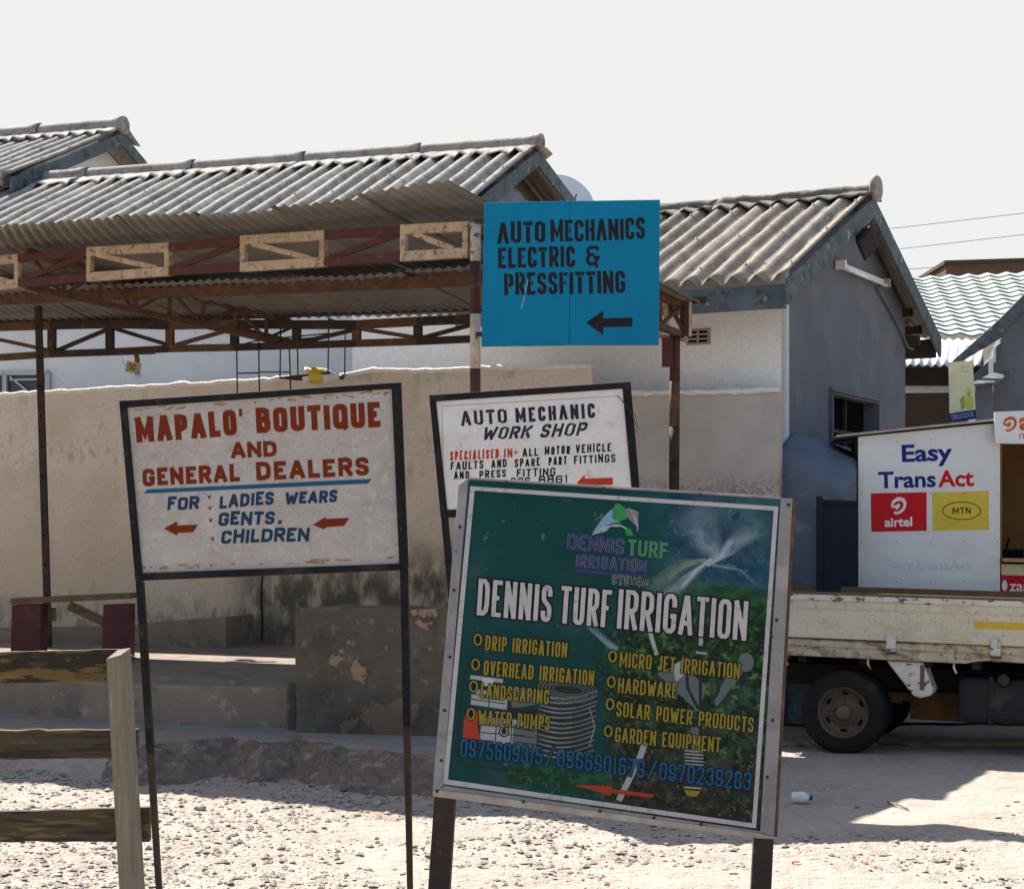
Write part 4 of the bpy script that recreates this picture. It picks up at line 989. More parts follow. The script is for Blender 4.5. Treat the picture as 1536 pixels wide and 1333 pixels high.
# inner beams and the sloping inner trusses
m = MB(); m.beam(MLX-Z*.02, MR-Z*.02, .06, .085); put(m, 'purlin', M['rust'], shelter)
m = MB(); m.beam(BLX+V(0, .02, .0), BR_+V(0, .02, .0)-Z*.0, .05, .05); put(m, 'purlin', M['dark_rust'], shelter)
def inner(ta, tb, ba, bb, n):
    m = MB(); m.beam(ta, tb, .05, .05); m.beam(ba, bb, .05, .05)
    for i in range(1, n+1):
        p, q = ta.lerp(tb, i/n), ba.lerp(bb, i/n); m.beam(p, q, .032, .032)
        if i % 2: m.beam(ta.lerp(tb, (i-1)/n), q, .025, .025)
        else: m.beam(ba.lerp(bb, (i-1)/n), p, .025, .025)
    put(m, 'roof_truss', M['rust'], shelter)
inner(P(40, 377, 14.3), P(447, 487, 16.1), P(40, 430, 14.3), P(444, 518, 16.1), 8)
inner(P(716, 345, 12.35), ea[2][0]+V(-.05, .05, 0), P(716, 385, 12.35), ea[2][1]+V(-.05, .05, 0), 8)
# posts
m = MB(); a, b = P(57, 448, 16.0), P(73, 960, 16.0); b.z = .57
m.beam(a, b, .055, .055, V(0, 1, 0)); 
po = put(m, 'post', M['dark_rust'], shelter)
m = MB()
for i in range(11):
    p = a.lerp(b, .08+i*.085); m.bx(p.x-.007, p.x+.007, p.y-.030, p.y-.0279, p.z-.011, p.z+.011)
put(m, 'bolt_hole', M['void'], po)
def banded(x, y, bands, r, zb, name='post', lean=0):
    root = None
    for i, (za, zb_, mt) in enumerate(bands):
        m = MB(); m.tube([V(x+lean*(za-zb), y, za), V(x+lean*(zb_-zb), y, zb_)], r, 16)
        if root is None: root = put(m, name, M[mt], shelter)
        else: put(m, 'paint_band', M[mt], root)
pxz = lambda py, Y: CAMZ-(py-HY)/F*Y
x1, y1 = (713-CX)/F*12.3, 12.3
zz = [pxz(v_, 12.3) for v_ in (335, 392, 471, 553, 640, 720)]
banded(x1, y1, [(zz[1], zz[0], 'pole_cream'), (zz[2], zz[1], 'maroon'), (zz[3], zz[2], 'pole_cream'), (zz[4], zz[3], 'maroon'), (zz[5], zz[4], 'pole_cream'), (.18, zz[5], 'maroon')], .036, .18)
x2, y2 = (1009-CX)/F*14.66, 14.66
zz = [pxz(v_, 14.66) for v_ in (500, 572, 640, 700)]
banded(x2, y2, [(zz[1], zz[0], 'maroon'), (zz[2], zz[1], 'rust'), (zz[3], zz[2], 'dark_rust'), (.0, zz[3], 'dark_rust')], .042, .0, lean=.006)
m = MB(); p = P(1000, 525, 14.60); m.bx(p.x-.04, p.x+.05, p.y-.02, p.y-.012, p.z-.14, p.z+.10); put(m, 'post_plate', M['maroon'], shelter)
# thin red cable sagging below the roof
m = MB(); m.tube([P(-20, 340, 14.1), P(20, 366, 14.15), P(60, 390, 14.2), P(110, 402, 14.2), P(136, 411, 14.1)], .005, 6); tag(put(m, 'loose_cable', M['red_cable'], origin=P(60, 390, 14.2)), 'thin red cable sagging across the shelter front truss at far left', 'cable')
# hanging socket
Yh = 16.55
so_ = thing('hanging_socket', 'old cream socket box dangling on cloth from the rear truss', 'socket', P(200, 525, Yh))
m = MB(); c = P(200, 551, Yh); m.box(c, V(.052, .0, -.012), V(.01, .04, 0), V(.012, 0, .052)); sb = put(m, 'socket_box', M['socket'], so_, bevel=.008)
m = MB()
for dx, dz in ((-.02, .02), (.02, .015), (-.018, -.018), (.012, -.022), (0, 0)):
    p = c+V(dx, -.0455, dz); m.box(p, V(.005, 0, 0), V(0, .003, 0), V(0, 0, .008))
put(m, 'pin_hole', M['void'], sb)
m = MB()
m.tube([P(203, 521, Yh), P(204, 530, Yh), P(206, 540, Yh), P(203, 548, Yh)], [.028, .022, .026, .03], 9); put(m, 'cloth_wrap', M['gable_dark'], so_)
m = MB()
for k_ in range(6): m.tube([P(203+k_*1.3, 558, Yh), P(202+k_*1.8, 563+(k_ % 3)*2, Yh-.02)], .002, 4)
m.tube([P(200, 524, Yh), P(182, 532, Yh), P(186, 545, Yh), P(190, 550, Yh)], .002, 4); put(m, 'loose_wire', M['cable'], so_)
m = MB(); m.beam(P(168, 528, Yh-.05), P(232, 526, Yh-.05), .05, .06); put(m, 'tie_plank', M['dark_rust'], so_)
# hanging wire racks
def rods(name, label, segs, Y, r=.007, cat='wire rack'):
    a = P(segs[0][0][0], segs[0][0][1], Y); root = thing(name, label, cat, a)
    for pts_ in segs:
        m = MB(); m.tube([P(x, y, Y+(dz[0] if dz else 0)) for x, y, *dz in pts_], r, 6); put(m, 'rod', M['dark_rust'], root)
    return root
rods('hanging_ladder', 'thin rusty rod frame hanging below the rear truss, left of the bottle rack', [[(355, 519), (356, 592)], [(388, 510), (389, 590)], [(434, 522), (436, 584, .25)], [(355, 560), (389, 559)], [(389, 558), (435, 558, .25)], [(355, 519), (388, 510)], [(388, 510), (434, 522, .25)]], 15.9)
rk = rods('hanging_rack', 'thin rusty rod rack with a narrow shelf holding a bottle', [[(421, 488), (420, 567)], [(446, 500, .25), (447, 565, .25)], [(493, 478), (492, 560)], [(518, 486, .25), (517, 565, .25)], [(421, 507), (493, 500)], [(446, 509, .25), (518, 500, .25)], [(493, 478), (518, 486, .25)]], 15.85)
m = MB(); q = [P(419, 568, 15.83), P(493, 561, 15.83), P(519, 565, 16.1), P(448, 571, 16.1)]; m.prism(q, (0, 0, .018)); put(m, 'shelf', M['dark_rust'], rk)
bo = thing('bottle', 'clear plastic bottle with yellow label lying on the hanging wire rack', 'bottle', P(482, 565, 15.9))
axb = (P(518, 565, 15.9)-P(455, 561, 15.9)).normalized(); c0 = P(454, 562, 15.9)
m = MB(); m.lathe(c0, axb, [(0, 0), (.055, .004), (.07, .02), (.07, .05), (.066, .06), (.07, .07), (.07, .20), (.06, .235), (.04, .27), (.022, .30), (.018, .33)], 24); put(m, 'bottle_body', M['bottle_clear'], bo)
m = MB(); m.lathe(c0, axb, [(.0712, .062), (.0718, .064), (.0718, .185), (.0712, .187)], 24); put(m, 'label_sleeve', M['bottle_label'], bo)
m = MB(); m.lathe(c0, axb, [(0, .325), (.022, .325), (.022, .365), (0, .366)], 16); put(m, 'cap', M['cap_green'], bo)

# ------------------------------------------------------------------ bench and stands on the walkway
Yb = 14.9
be = thing('bench', 'narrow plank bench with dark red board legs beside the cream wall', 'bench', V(P(110, 900, Yb).x, Yb, .49))
m = MB(); a, b = P(22, 905, Yb), P(200, 897, Yb)
m.prism([a+V(0, -.13, 0), b+V(0, -.13, .0), b+V(.0, .13, 0), a+V(0, .13, 0)], (0, 0, .045)); put(m, 'seat', M['bed_inner'], be, bevel=.004)
for x0, x1 in ((24, 67), (160, 199)):
    m = MB(); p, q = P(x0, 905, Yb), P(x1, 903, Yb); m.prism([V(p.x-.015, Yb-.12, .49), V(q.x-.005, Yb-.12, .49), V(q.x, Yb-.12, q.z-.012), V(p.x, Yb-.12, p.z-.008)], (0, .22, 0)); put(m, 'leg', M['bench_red'], be)
m = MB(); m.beam(P(104, 908, Yb-.02), P(168, 938, Yb-.02), .03, .075, V(0, 0, 1)); put(m, 'brace', M['bed_inner'], be)
m = MB(); m.beam(P(19, 920, Yb+.13), P(84, 921, Yb+.13), .03, .11, V(0, 0, 1)); put(m, 'cross_board', M['old_wood'], be)

# ------------------------------------------------------------------ signs
def sign_bar(m, pl, pts, depth, front=0.0):
    a = [pl.at(x, y, front) for x, y in pts]; m.prism(a, -pl.n*depth)

# boutique sign
Ys = 7.5
SA = Plane(P(180, 602, Ys), P(600, 573, Ys-.05), P(203, 870, Ys+.01))
sg = thing('signboard', 'weathered white boutique sign in a black steel frame on two thin legs', 'sign', V(SA.at(410, 870).x, SA.at(410, 870).y, 0))
m = MB(); sign_bar(m, SA, [(187, 608), (594, 580), (605, 852), (208, 868)], .006, -.012)
bd = put(m, 'board', M['boutique_board'], sg)
m = MB()
sign_bar(m, SA, [(179, 601), (601, 573), (601, 582), (190, 611)], .035); put(m, 'frame_rail', M['frame_black'], sg, bevel=.003); m = MB()
sign_bar(m, SA, [(201, 860), (603, 845), (604, 855), (203, 871)], .035)
put(m, 'frame_rail', M['frame_black'], sg, bevel=.003)
for pts_ in ([(178.5, 601), (189, 600), (214, 872), (203, 873)], [(587, 574.5), (601, 573.5), (612, 851), (599, 852)]):
    m = MB(); sign_bar(m, SA, pts_, .038, .002); put(m, 'frame_side', M['frame_black'], sg, bevel=.003)
for x0, x1, x2, x3, ymid, yt0 in ((203, 214, 236, 246, 1130, 873), (599.5, 611.5, 613, 624, 1090, 852)):
    # leg: painted above, bare rust below
    xs_ = lambda y, xa, xb, y0: xa+(xb-xa)*(y-y0)/(1333-y0)
    m = MB(); l = lambda y: (xs_(y, x0, x2-4, yt0), xs_(y, x1, x3-4, yt0))
    a0, a1 = l(yt0); b0, b1 = l(ymid); sign_bar(m, SA, [(a0, yt0), (a1, yt0), (b1, ymid), (b0, ymid)], .036); lg = put(m, 'leg', M['frame_black'], sg, bevel=.003)
    gy = HY+F*CAMZ/Ys+20; c0_, c1_ = l(gy); m = MB(); sign_bar(m, SA, [(b0+.5, ymid), (b1-.5, ymid), (c1_-1.5, gy), (c0_+1.5, gy)], .032, -.002); put(m, 'rusty_foot', M['dark_rust'], lg)
def lines(pl, parent, specs, mt, **kw):
    m = MB()
    for sp_ in specs:
        d = dict(kw); d.update(sp_[5] if len(sp_) > 5 else {})
        stroke_text(m, sp_[0], pl, sp_[1], sp_[2], sp_[3], sp_[4], **d)
    return m
PB = Plane(*[SA.at(*q, -.0115) for q in ((187, 608), (594, 580), (208, 868))])
L1 = (-.06, -1)
m = lines(PB, bd, [("MAPALO", (205, 664), (356, 652.5), 38, 9, {'gap': 5}), ("'", (360, 652), (366, 651.6), 38, 5), ("BOUTIQUE", (385, 649.5), (571, 640), 37.5, 9, {'gap': 4.6})], None, jit=.02)
stroke_text(m, "AND", PB, (347, 687.5), (415.5, 684.5), 23.5, 6.2, jit=.02); stroke_text(m, "GENERAL", PB, (214.5, 729), (360, 722), 26, 6.3, jit=.03, gap=4); stroke_text(m, "DEALERS", PB, (385, 720.5), (553.5, 712.5), 27.5, 6.8, jit=.02, gap=5)
flat(m, [(246, 792.5), (265.5, 781.5), (266, 788), (297, 786.5), (290, 798), (267, 799), (265.5, 803)], PB); flat(m, [(469, 787), (487.4, 775.7), (489, 778), (524, 776.5), (516, 788.5), (489, 790.5), (487.4, 794)], PB)
for x, y in ((313, 745), (314, 762), (315, 780), (318, 808)): flat(m, [(x-3, y-4), (x, y-1), (x+4, y-3), (x+1, y+4)], PB)
put(m, 'red_lettering', M['orange_red'], bd, normals=False)
m = MB(); flat(m, [(221, 734), (558, 718), (552, 725), (216, 740)], PB); put(m, 'underline', M['line_blue'], bd, normals=False)
m = lines(PB, bd, [("FOR", (251, 765.5), (298, 763), 19.5, 4.6), ("LADIES", (329, 763), (410, 756), 19.5, 4.6), ("WEARS", (427, 756), (505, 752.5), 18.5, 4.6), ("GENTS", (327, 788.5), (411, 785.5), 20, 4.8), (".", (417, 785.5), (422, 785.3), 20, 5), ("CHILDREN", (331, 815.5), (463, 811), 20.5, 4.8)], None, jit=.05, slant=.14, stencil=False)
put(m, 'blue_lettering', M['ink_blue'], bd, normals=False)
m = MB(); rg = random.Random(5)
for i in range(46):                                   # rust bleeding in under the rail and flaked specks
    if i < 26: x = rg.uniform(195, 585); y = 612-(x-190)*29/411+rg.uniform(1, 7)
    else: x = rg.uniform(212, 590); y = 856-(x-203)*14/400-rg.uniform(2, 7)
    flat(m, ell(x, y, rg.uniform(1.5, 9), rg.uniform(.7, 2.2), 0, 340, 8, rg.uniform(-20, 10)), PB, .6+.02*i)
put(m, 'rust_stain', M['board_grime'], bd, normals=False)

# white workshop sign
Yw = 11.0
SW = Plane(P(645, 593, Yw), P(945, 573, Yw-.04), P(664, 772, Yw+.01))
sw_ = thing('signboard', 'white workshop sign with black frame standing behind the green board', 'sign', V(SW.at(800, 770).x, SW.at(800, 770).y, 0))
m = MB(); sign_bar(m, SW, [(650, 598), (940, 580), (957, 756), (668, 770)], .006, -.010); bd = put(m, 'board', M['mech_board'], sw_)
m = MB(); sign_bar(m, SW, [(643.5, 592.5), (946, 572.5), (946.5, 582), (654, 602)], .04); put(m, 'frame_rail', M['frame_black'], sw_, bevel=.004); m = MB()
sign_bar(m, SW, [(661, 765), (957, 750), (958, 760), (662, 777)], .04); put(m, 'frame_rail', M['frame_black'], sw_, bevel=.004)
for pts_ in ([(643.5, 592.5), (653, 592), (672, 775), (661, 776)], [(933, 574), (946, 573), (962, 760), (950, 761)]):
    m = MB(); sign_bar(m, SW, pts_, .042, .002); put(m, 'frame_side', M['frame_black'], sw_, bevel=.004)
gyw = HY+F*CAMZ/Yw+12
for (xa, xb, s_) in ((661.5, 672, .092), (951, 962, .03)):
    m = MB(); dx_ = (gyw-776)*s_; sign_bar(m, SW, [(xa, 776 if xa < 800 else 761), (xb, 776 if xa < 800 else 761), (xb+dx_, gyw), (xa+dx_, gyw)], .04); put(m, 'leg', M['frame_black'], sw_, bevel=.004)
PM = Plane(*[SW.at(*q, -.0095) for q in ((650, 598), (940, 580), (668, 770))])
m = MB(); stroke_text(m, "AUTO", PM, (692, 639), (761, 634.5), 22, 4.6, stencil=True, gap=4.5); stroke_text(m, "MECHANIC", PM, (774, 634), (893, 626.5), 22, 4.8, stencil=True, gap=4.5)
stroke_text(m, "WORK", PM, (722, 660), (794, 657), 19, 4.2, stencil=True, slant=.36, gap=3.5); stroke_text(m, "SHOP", PM, (809, 656.5), (877, 653), 20, 4.2, stencil=True, slant=.36, gap=4)
put(m, 'title_lettering', M['slate_ink'], bd, normals=False)
m = MB(); stroke_text(m, "SPECIALISED", PM, (675, 691), (748, 687), 14, 2.6, jit=.03, slant=.08, gap=2.6); stroke_text(m, "IN÷", PM, (756, 686.5), (776, 685), 13.5, 2.6, slant=.08, gap=2.6)
flat(m, [(865, 724.5), (877, 711.5), (877.3, 717.8), (919, 716), (919.4, 727), (878, 728), (878.5, 735)], PM)
put(m, 'red_lettering', M['bright_red'], bd, normals=False)
m = lines(PM, bd, [("ALL", (783.5, 685), (807, 684), 12.5, 2.4), ("MOTOR", (817, 682), (855, 680.5), 12.5, 2.4), ("VEHICLE", (863.5, 679.5), (916.5, 677), 13, 2.4), ("FAULTS", (676, 705), (725, 702.5), 12, 2.3), ("AND", (737, 702), (760, 700.5), 12, 2.3), ("SPARE", (772, 701), (810, 698.5), 12, 2.3), ("PART", (823, 698), (850, 696.5), 12, 2.3), ("FITTINGS", (861, 696), (923, 692.5), 12.5, 2.3),
    ("AND", (681, 719), (704, 717.5), 11.5, 2.3), ("PRESS", (719, 717.5), (759, 715.5), 11.5, 2.3), ("FITTING", (775, 715), (833, 713), 12, 2.3), ("096", (766, 728.5), (795, 727), 12, 2.2), ("8861", (808, 726), (852, 723.5), 12, 2.2)], None, jit=.05, slant=.06, gap=2.6)
put(m, 'black_lettering', M['black_ink'], bd, normals=False)
m = MB()
pstroke(m, [(666, 764), (663, 612), (664, 609), (928, 594), (930, 596)], 1.1, PM, .6); put(m, 'ruled_line', M['socket'], bd, normals=False)
m = MB(); m.tube([SW.at(926, 594, .01), SW.at(940, 608, .03), SW.at(953, 625, .03), SW.at(955, 632, .03), SW.at(948, 640, .02), SW.at(956, 648, .03)], .0018, 5); m.tube([SW.at(930, 598, .01), SW.at(946, 618, .03), SW.at(957, 645, .03)], .0015, 5)
put(m, 'wire_tie', M['dark_rust'], sw_)

# blue board on the banded post
Yq = 11.9
SB = Plane(P(727, 304, Yq), P(990, 300, Yq-.12), P(722, 519, Yq))
sb_ = thing('signboard', 'turquoise blue mechanics sign with black stencil letters fixed to the banded post', 'sign', SB.at(855, 519))
m = MB(); sign_bar(m, SB, [(726.5, 304), (854.6, 301.5), (854.1, 517.5), (722, 519.5)], .030); bd1 = put(m, 'board', M['blue_board'], sb_, bevel=.004)
m = MB(); sign_bar(m, SB, [(854.9, 301.5), (990, 299.5), (988, 517), (854.4, 517.5)], .030); put(m, 'board', M['blue_board'], sb_, bevel=.004)
m = MB()
for y in (330, 500): m.beam(SB.at(742, y, -.035), SB.at(712, y, -.06)+V(0, .0, 0), .02, .03)
put(m, 'bracket', M['dark_rust'], sb_)
m = MB(); stroke_text(m, "AUTO", SB, (746, 366), (818, 363.5), 32.5, 6.0, stencil=True, slant=.03, gap=2.8, jit=.025); stroke_text(m, "MECHANICS", SB, (826, 363.5), (967.5, 358.5), 32.5, 5.4, stencil=True, gap=2.5, slant=.02, jit=.025)
stroke_text(m, "ELECTRIC", SB, (747.5, 402.5), (863, 400.5), 31, 5.5, stencil=True, gap=2.8, jit=.025); stroke_text(m, "&", SB, (879, 399), (900, 398.5), 30, 4.8, layer=1)
stroke_text(m, "PRESSFITTING", SB, (756.5, 443), (938, 439.5), 33.5, 5.7, stencil=True, gap=2.8, jit=.025)
flat(m, [(879, 484), (905, 465.7), (905, 477.7), (948.6, 476), (948.6, 490), (905, 490.8), (905, 502.6)], SB)
put(m, 'stencil_lettering', M['stencil_black'], bd1, normals=False)
m = MB(); pstroke(m, [(787, 440), (791, 425), (792, 418)], 1.0, SB, 1.6); pstroke(m, [(782, 463), (785, 452), (787, 442)], 1.2, SB, 1.6); put(m, 'scratch', M['print_white'], bd1, normals=False)

# big green irrigation board in front
Yd = 6.8
SD = Plane(P(702, 717, Yd), P(1188, 747, Yd-.10), P(649, 1187, Yd))
sd = thing('signboard', 'large green irrigation sign with printed pictures in an aluminium frame, nearest the viewer', 'sign', V(SD.at(900, 1200).x, SD.at(900, 1200).y, 0))
m = MB(); sign_bar(m, SD, [(696, 719), (1186, 748), (1159, 1252), (651, 1186)], .012, -.004); bd = put(m, 'board', M['alu'], sd)
m = MB(); q = [(703, 719.5), (1171, 748.5), (1140, 1246), (663, 1177.5)]
for v2 in (0,):
    nn_ = 12
    uvl = m.bm.loops.layers.uv.new('UVMap')
    def bil(u, v):
        tl, tr, br_, bl_ = [Vector(p) for p in q]; a = bl_.lerp(br_, u); b = tl.lerp(tr, u); return a.lerp(b, v)
    f = m.face([SD.at(*bil(*c), -.0032) for c in ((0, 0), (1, 0), (1, 1), (0, 1))])
    for lp, c in zip(f.loops, ((0, 0), (1, 0), (1, 1), (0, 1))): lp[uvl].uv = c
put(m, 'printed_sheet', M['printed_photo'], sd, normals=False)
sheet = [o for o in sd.children if o.name.startswith('printed_sheet')][0]
PD = Plane(*[SD.at(*c, -.0032) for c in q[:3]])
m = MB()
sign_bar(m, SD, [(688, 726), (702, 717), (664, 1183), (649, 1184)], .03, .001); put(m, 'frame_side', M['alu'], sd, bevel=.002)
m = MB(); sign_bar(m, SD, [(1171, 747), (1189, 748), (1161, 1254), (1140, 1248)], .04, .001); put(m, 'frame_side', M['alu'], sd, bevel=.002)
m = MB(); sign_bar(m, SD, [(703, 715.5), (1171, 745), (1171, 748.5), (703, 719)], .04, .0015); put(m, 'frame_rail', M['alu'], sd, bevel=.002)
m = MB(); sign_bar(m, SD, [(649, 1184.5), (664, 1184.5), (1140, 1249), (1161, 1254.5), (1160, 1258), (1140, 1257), (649, 1194)], .035, .0015); put(m, 'frame_rail', M['sheet_edge'], sd, bevel=.002)
m = MB(); dk = V(.05, .03, 0)
sign_bar(m, SD, [(1189.3, 748.5), (1194, 750), (1166, 1255), (1161.2, 1254.5)], .05, -.006); put(m, 'frame_edge', M['rust'], sd)
m = MB()
for x, y in ((690, 790), (681, 885), (675, 985), (667, 1065), (662, 1140), (1183, 757), (1165, 930), (1159, 1080), (1151, 1165), (785, 1202), (900, 1216), (981, 1226), (1052, 1236), (656, 1186), (760, 724), (905, 733), (1050, 742)):
    p = SD.at(x, y, .001); m.lathe(p, SD.n, [(.0065, 0), (.006, .0025), (.003, .004), (.0001, .0042)], 10)
put(m, 'screw', M['dark_rust'], sd)
gyd = HY+F*CAMZ/Yd+20
for pts_ in ([(651, 1192), (682, 1196), (666, gyd), (633, gyd)], [(1131, 1252), (1161, 1256), (1152, gyd), (1120, gyd)]):
    m = MB(); sign_bar(m, SD, pts_, .07, -.006); put(m, 'leg', M['dark_rust'], sd, bevel=.006)
# printed artwork
def strip(m, pts, w0, w1, layer):
    uvl = m.bm.loops.layers.uv.get('UVMap') or m.bm.loops.layers.uv.new('UVMap')
    n = len(pts); P2 = [Vector(p) for p in pts]
    for i in range(n-1):
        d = (P2[i+1]-P2[i]).normalized(); nn = Vector((-d.y, d.x)); wa = w0+(w1-w0)*i/(n-1); wb = w0+(w1-w0)*(i+1)/(n-1)
        c = [P2[i]-nn*wa, P2[i+1]-nn*wb, P2[i+1]+nn*wb, P2[i]+nn*wa]
        f = m.face([PD.at(x.x, x.y, .0008*layer) for x in c])
        for lp, uvc in zip(f.loops, ((i/(n-1), 0), ((i+1)/(n-1), 0), ((i+1)/(n-1), 1), (i/(n-1), 1))): lp[uvl].uv = uvc
m = MB(); strip(m, [(1060, 848), (1100, 815), (1150, 778)], 5, 26, .4); strip(m, [(1068, 838), (1020, 878), (980, 910)], 5, 17, .45); put(m, 'water_spray', M['spray'], sheet, normals=False)
m = MB(); strip(m, [(1066, 846), (1110, 855), (1150, 888)], 3, 4, .5); strip(m, [(1072, 840), (1060, 815), (1040, 770), (1030, 745)], 14, 60, .2); strip(m, [(925, 975), (880, 935), (865, 915)], 9, 3, .5); put(m, 'water_spray', M['spray_thin'], sheet, normals=False)
m = MB(); strip(m, [(1060, 840), (1020, 850), (985, 880), (970, 905)], 6, 26, .3); put(m, 'light_glow', M['spray_warm'], sheet, normals=False)
# emblem
def logo():
    m = MB(); flat(m, [(888, 800)]+[(888+(926-888)*t/8, 800-40*math.sin(t/8*1.45)) for t in range(1, 9)]+[(927, 783), (914, 786), (902, 792)], PD, 1); put(m, 'emblem_sky', M['print_sky'], sheet, normals=False)
    m = MB()
    for i in range(9):
        a = i/8; x0, y0 = 931+a*22, 764+a*22
        pstroke(m, [(932+a*20, 766+a*20), (944+a*13, 763+a*24), (958-a*2, 769+a*27)], 1.2, PD, 1)
    for i in range(7):
        a = i/6; pstroke(m, [(888+a*20, 801-a*5+1), (905+a*10, 790-a*1), (928+a*4, 786+a*3), (944+a*3, 794+a*4), (949-a*2, 801)], 1.1, PD, 1.1+.05*i)
    put(m, 'emblem_lines', M['print_white'], sheet, normals=False)
    m = MB(); flat(m, ell(929, 766, 10, 8), PD, 1.9); flat(m, ell(925, 774, 7, 6), PD, 2.0); flat(m, ell(934, 774, 7, 6), PD, 2.1); flat(m, ell(927, 760, 6, 5), PD, 2.2); flat(m, [(927, 778), (931, 778), (931, 788), (927, 788)], PD, 2.25); flat(m, [(936, 792), (946, 793), (950, 803), (940, 803)], PD, 1.8)
    put(m, 'emblem_tree', M['print_leaf'], sheet, normals=False)
logo()
lean = (.065, -1)
def outlined(specs, mt_in, mt_out, grow, nm, layer=3, **kw):
    for t, a, b, h, sw in specs:
        m = MB(); stroke_text(m, t, PD, a, b, h, sw, layer=layer-.6, lean=lean, extra=grow, **kw)
        for f in m.bm.faces: f.material_index = 1
        stroke_text(m, t, PD, a, b, h, sw, layer=layer, lean=lean, **kw)
        put(m, nm, [M[mt_in], M[mt_out]], sheet, normals=False)
outlined([("DENNIS", (851, 822.5), (935, 831), 22.5, 3.1), ("IRRIGATION", (864, 849.5), (969, 858), 18.5, 2.6)], 'print_navy', 'print_white', .3, 'emblem_lettering', serif=2.2, gap=3.4)
outlined([("TURF", (942, 831.5), (1000, 837), 22.5, 3.1)], 'print_leaf', 'print_white', .3, 'emblem_lettering', serif=2.2, gap=4)
outlined([("SYSTEM", (918, 875.5), (971, 880), 13.5, 1.8)], 'print_dark', 'print_white', .5, 'emblem_lettering', serif=1.5, gap=2.4)
m = MB(); flat(m, [(862, 853), (969, 862), (969, 866.5), (862, 857.5)], PD, 1.2); put(m, 'emblem_underline', M['print_navy'], sheet, normals=False)
# hose coil
m = MB()
flat(m, ell(852, 1036, 45, 21, 0, 352, 40, 6), PD, .5); flat(m, [(808, 1036), (896, 1040), (888, 1120), (870, 1134), (830, 1132), (808, 1118)], PD, .52); put(m, 'hose_print', M['print_dark'], sheet, normals=False)
rh = random.Random(4); mm_, mh_, mw_ = MB(), MB(), MB()
for i in range(13):
    yy = 1041+i*7.3+rh.uniform(-.8, .8); xl, xr = 808+rh.uniform(-1.5, 1.5), 897-i*.55+rh.uniform(-2, 1)
    arc_ = lambda a, b, dy=0: [(xl+(xr-xl)*t/12, yy+dy+9*math.sin(math.pi*(t/12)**.9)-5*(t/12)) for t in range(a, b+1)]
    pstroke(mm_, arc_(0, 12), 2.6, PD, .8+.01*i); pstroke(mh_, arc_(1, 7, -.7), 1.5, PD, 1.0+.01*i); pstroke(mw_, arc_(2, 4, -.9), .8, PD, 1.2+.01*i)
for i in range(5): pstroke(mm_, ell(852, 1034, 44-i*5, 19-i*3.0, 0, 360, 36, 6), 1.3, PD, .95+.02*i)
for i in range(4): pstroke(mh_, ell(852, 1034, 44-i*5, 19-i*3.0, 150, 255, 20, 6), 1.0, PD, 1.15+.02*i)
pstroke(mw_, [(884, 1060), (892, 1090), (884, 1118)], .9, PD, 1.4)
put(mm_, 'hose_print', M['print_mid'], sheet, normals=False); put(mh_, 'hose_print', mat('hose_print_light', (.17, .19, .195), None, 20, .5, spec=.1), sheet, normals=False); put(mw_, 'hose_print', M['print_grey'], sheet, normals=False)
# pump
m = MB(); fr_ = [(701, 998), (697, 1010), (684, 1120), (687, 1138), (700, 1148), (790, 1156), (800, 1150)]
pstroke(m, fr_, 3.2, PD, .7); pstroke(m, [(701, 998), (735, 1006), (760, 1018)], 3, PD, .72); put(m, 'pump_print', M['print_dark'], sheet, normals=False)
m = MB(); flat(m, [(708, 1032), (762, 1040), (760, 1064), (706, 1056)], PD, .6); flat(m, [(722, 1075), (790, 1080), (788, 1118), (720, 1112)], PD, .62); flat(m, [(706, 1012), (755, 1018), (754, 1024), (705, 1018)], PD, .63); put(m, 'pump_print', M['print_grey'], sheet, normals=False)
m = MB(); flat(m, [(765, 1030), (800, 1034), (806, 1056), (768, 1062)], PD, .64); flat(m, [(770, 1085), (806, 1090), (804, 1128), (768, 1124)], PD, .65); put(m, 'pump_print', M['print_mid'], sheet, normals=False)
m = MB(); flat(m, [(702, 1062), (717, 1066), (716, 1092), (722, 1110), (694, 1106), (696, 1080)], PD, .68); put(m, 'pump_print', M['print_red'], sheet, normals=False)
m = MB()
for a_ in ([(708, 1040), (760, 1047)], [(707, 1048), (758, 1055)], [(724, 1086), (788, 1091)], [(722, 1098), (787, 1103)], [(745, 1076), (743, 1113)], [(768, 1079), (766, 1116)], [(735, 1034), (733, 1060)], [(773, 1092), (803, 1096)], [(772, 1102), (803, 1106)], [(771, 1112), (803, 1116)], [(765, 1064), (800, 1084)]): pstroke(m, a_, 1.5, PD, .74)
flat(m, ell(756, 1096, 8, 9, 0, 350), PD, .745); flat(m, [(762, 1060), (810, 1064), (808, 1082), (790, 1078), (764, 1074)], PD, .66); put(m, 'pump_print', M['print_dark'], sheet, normals=False)
m = MB(); pstroke(m, ell(756, 1096, 5, 6), 1.2, PD, .78); flat(m, [(724, 1016), (740, 1018), (739, 1029), (723, 1028)], PD, .77); put(m, 'pump_print', M['print_white'], sheet, normals=False)
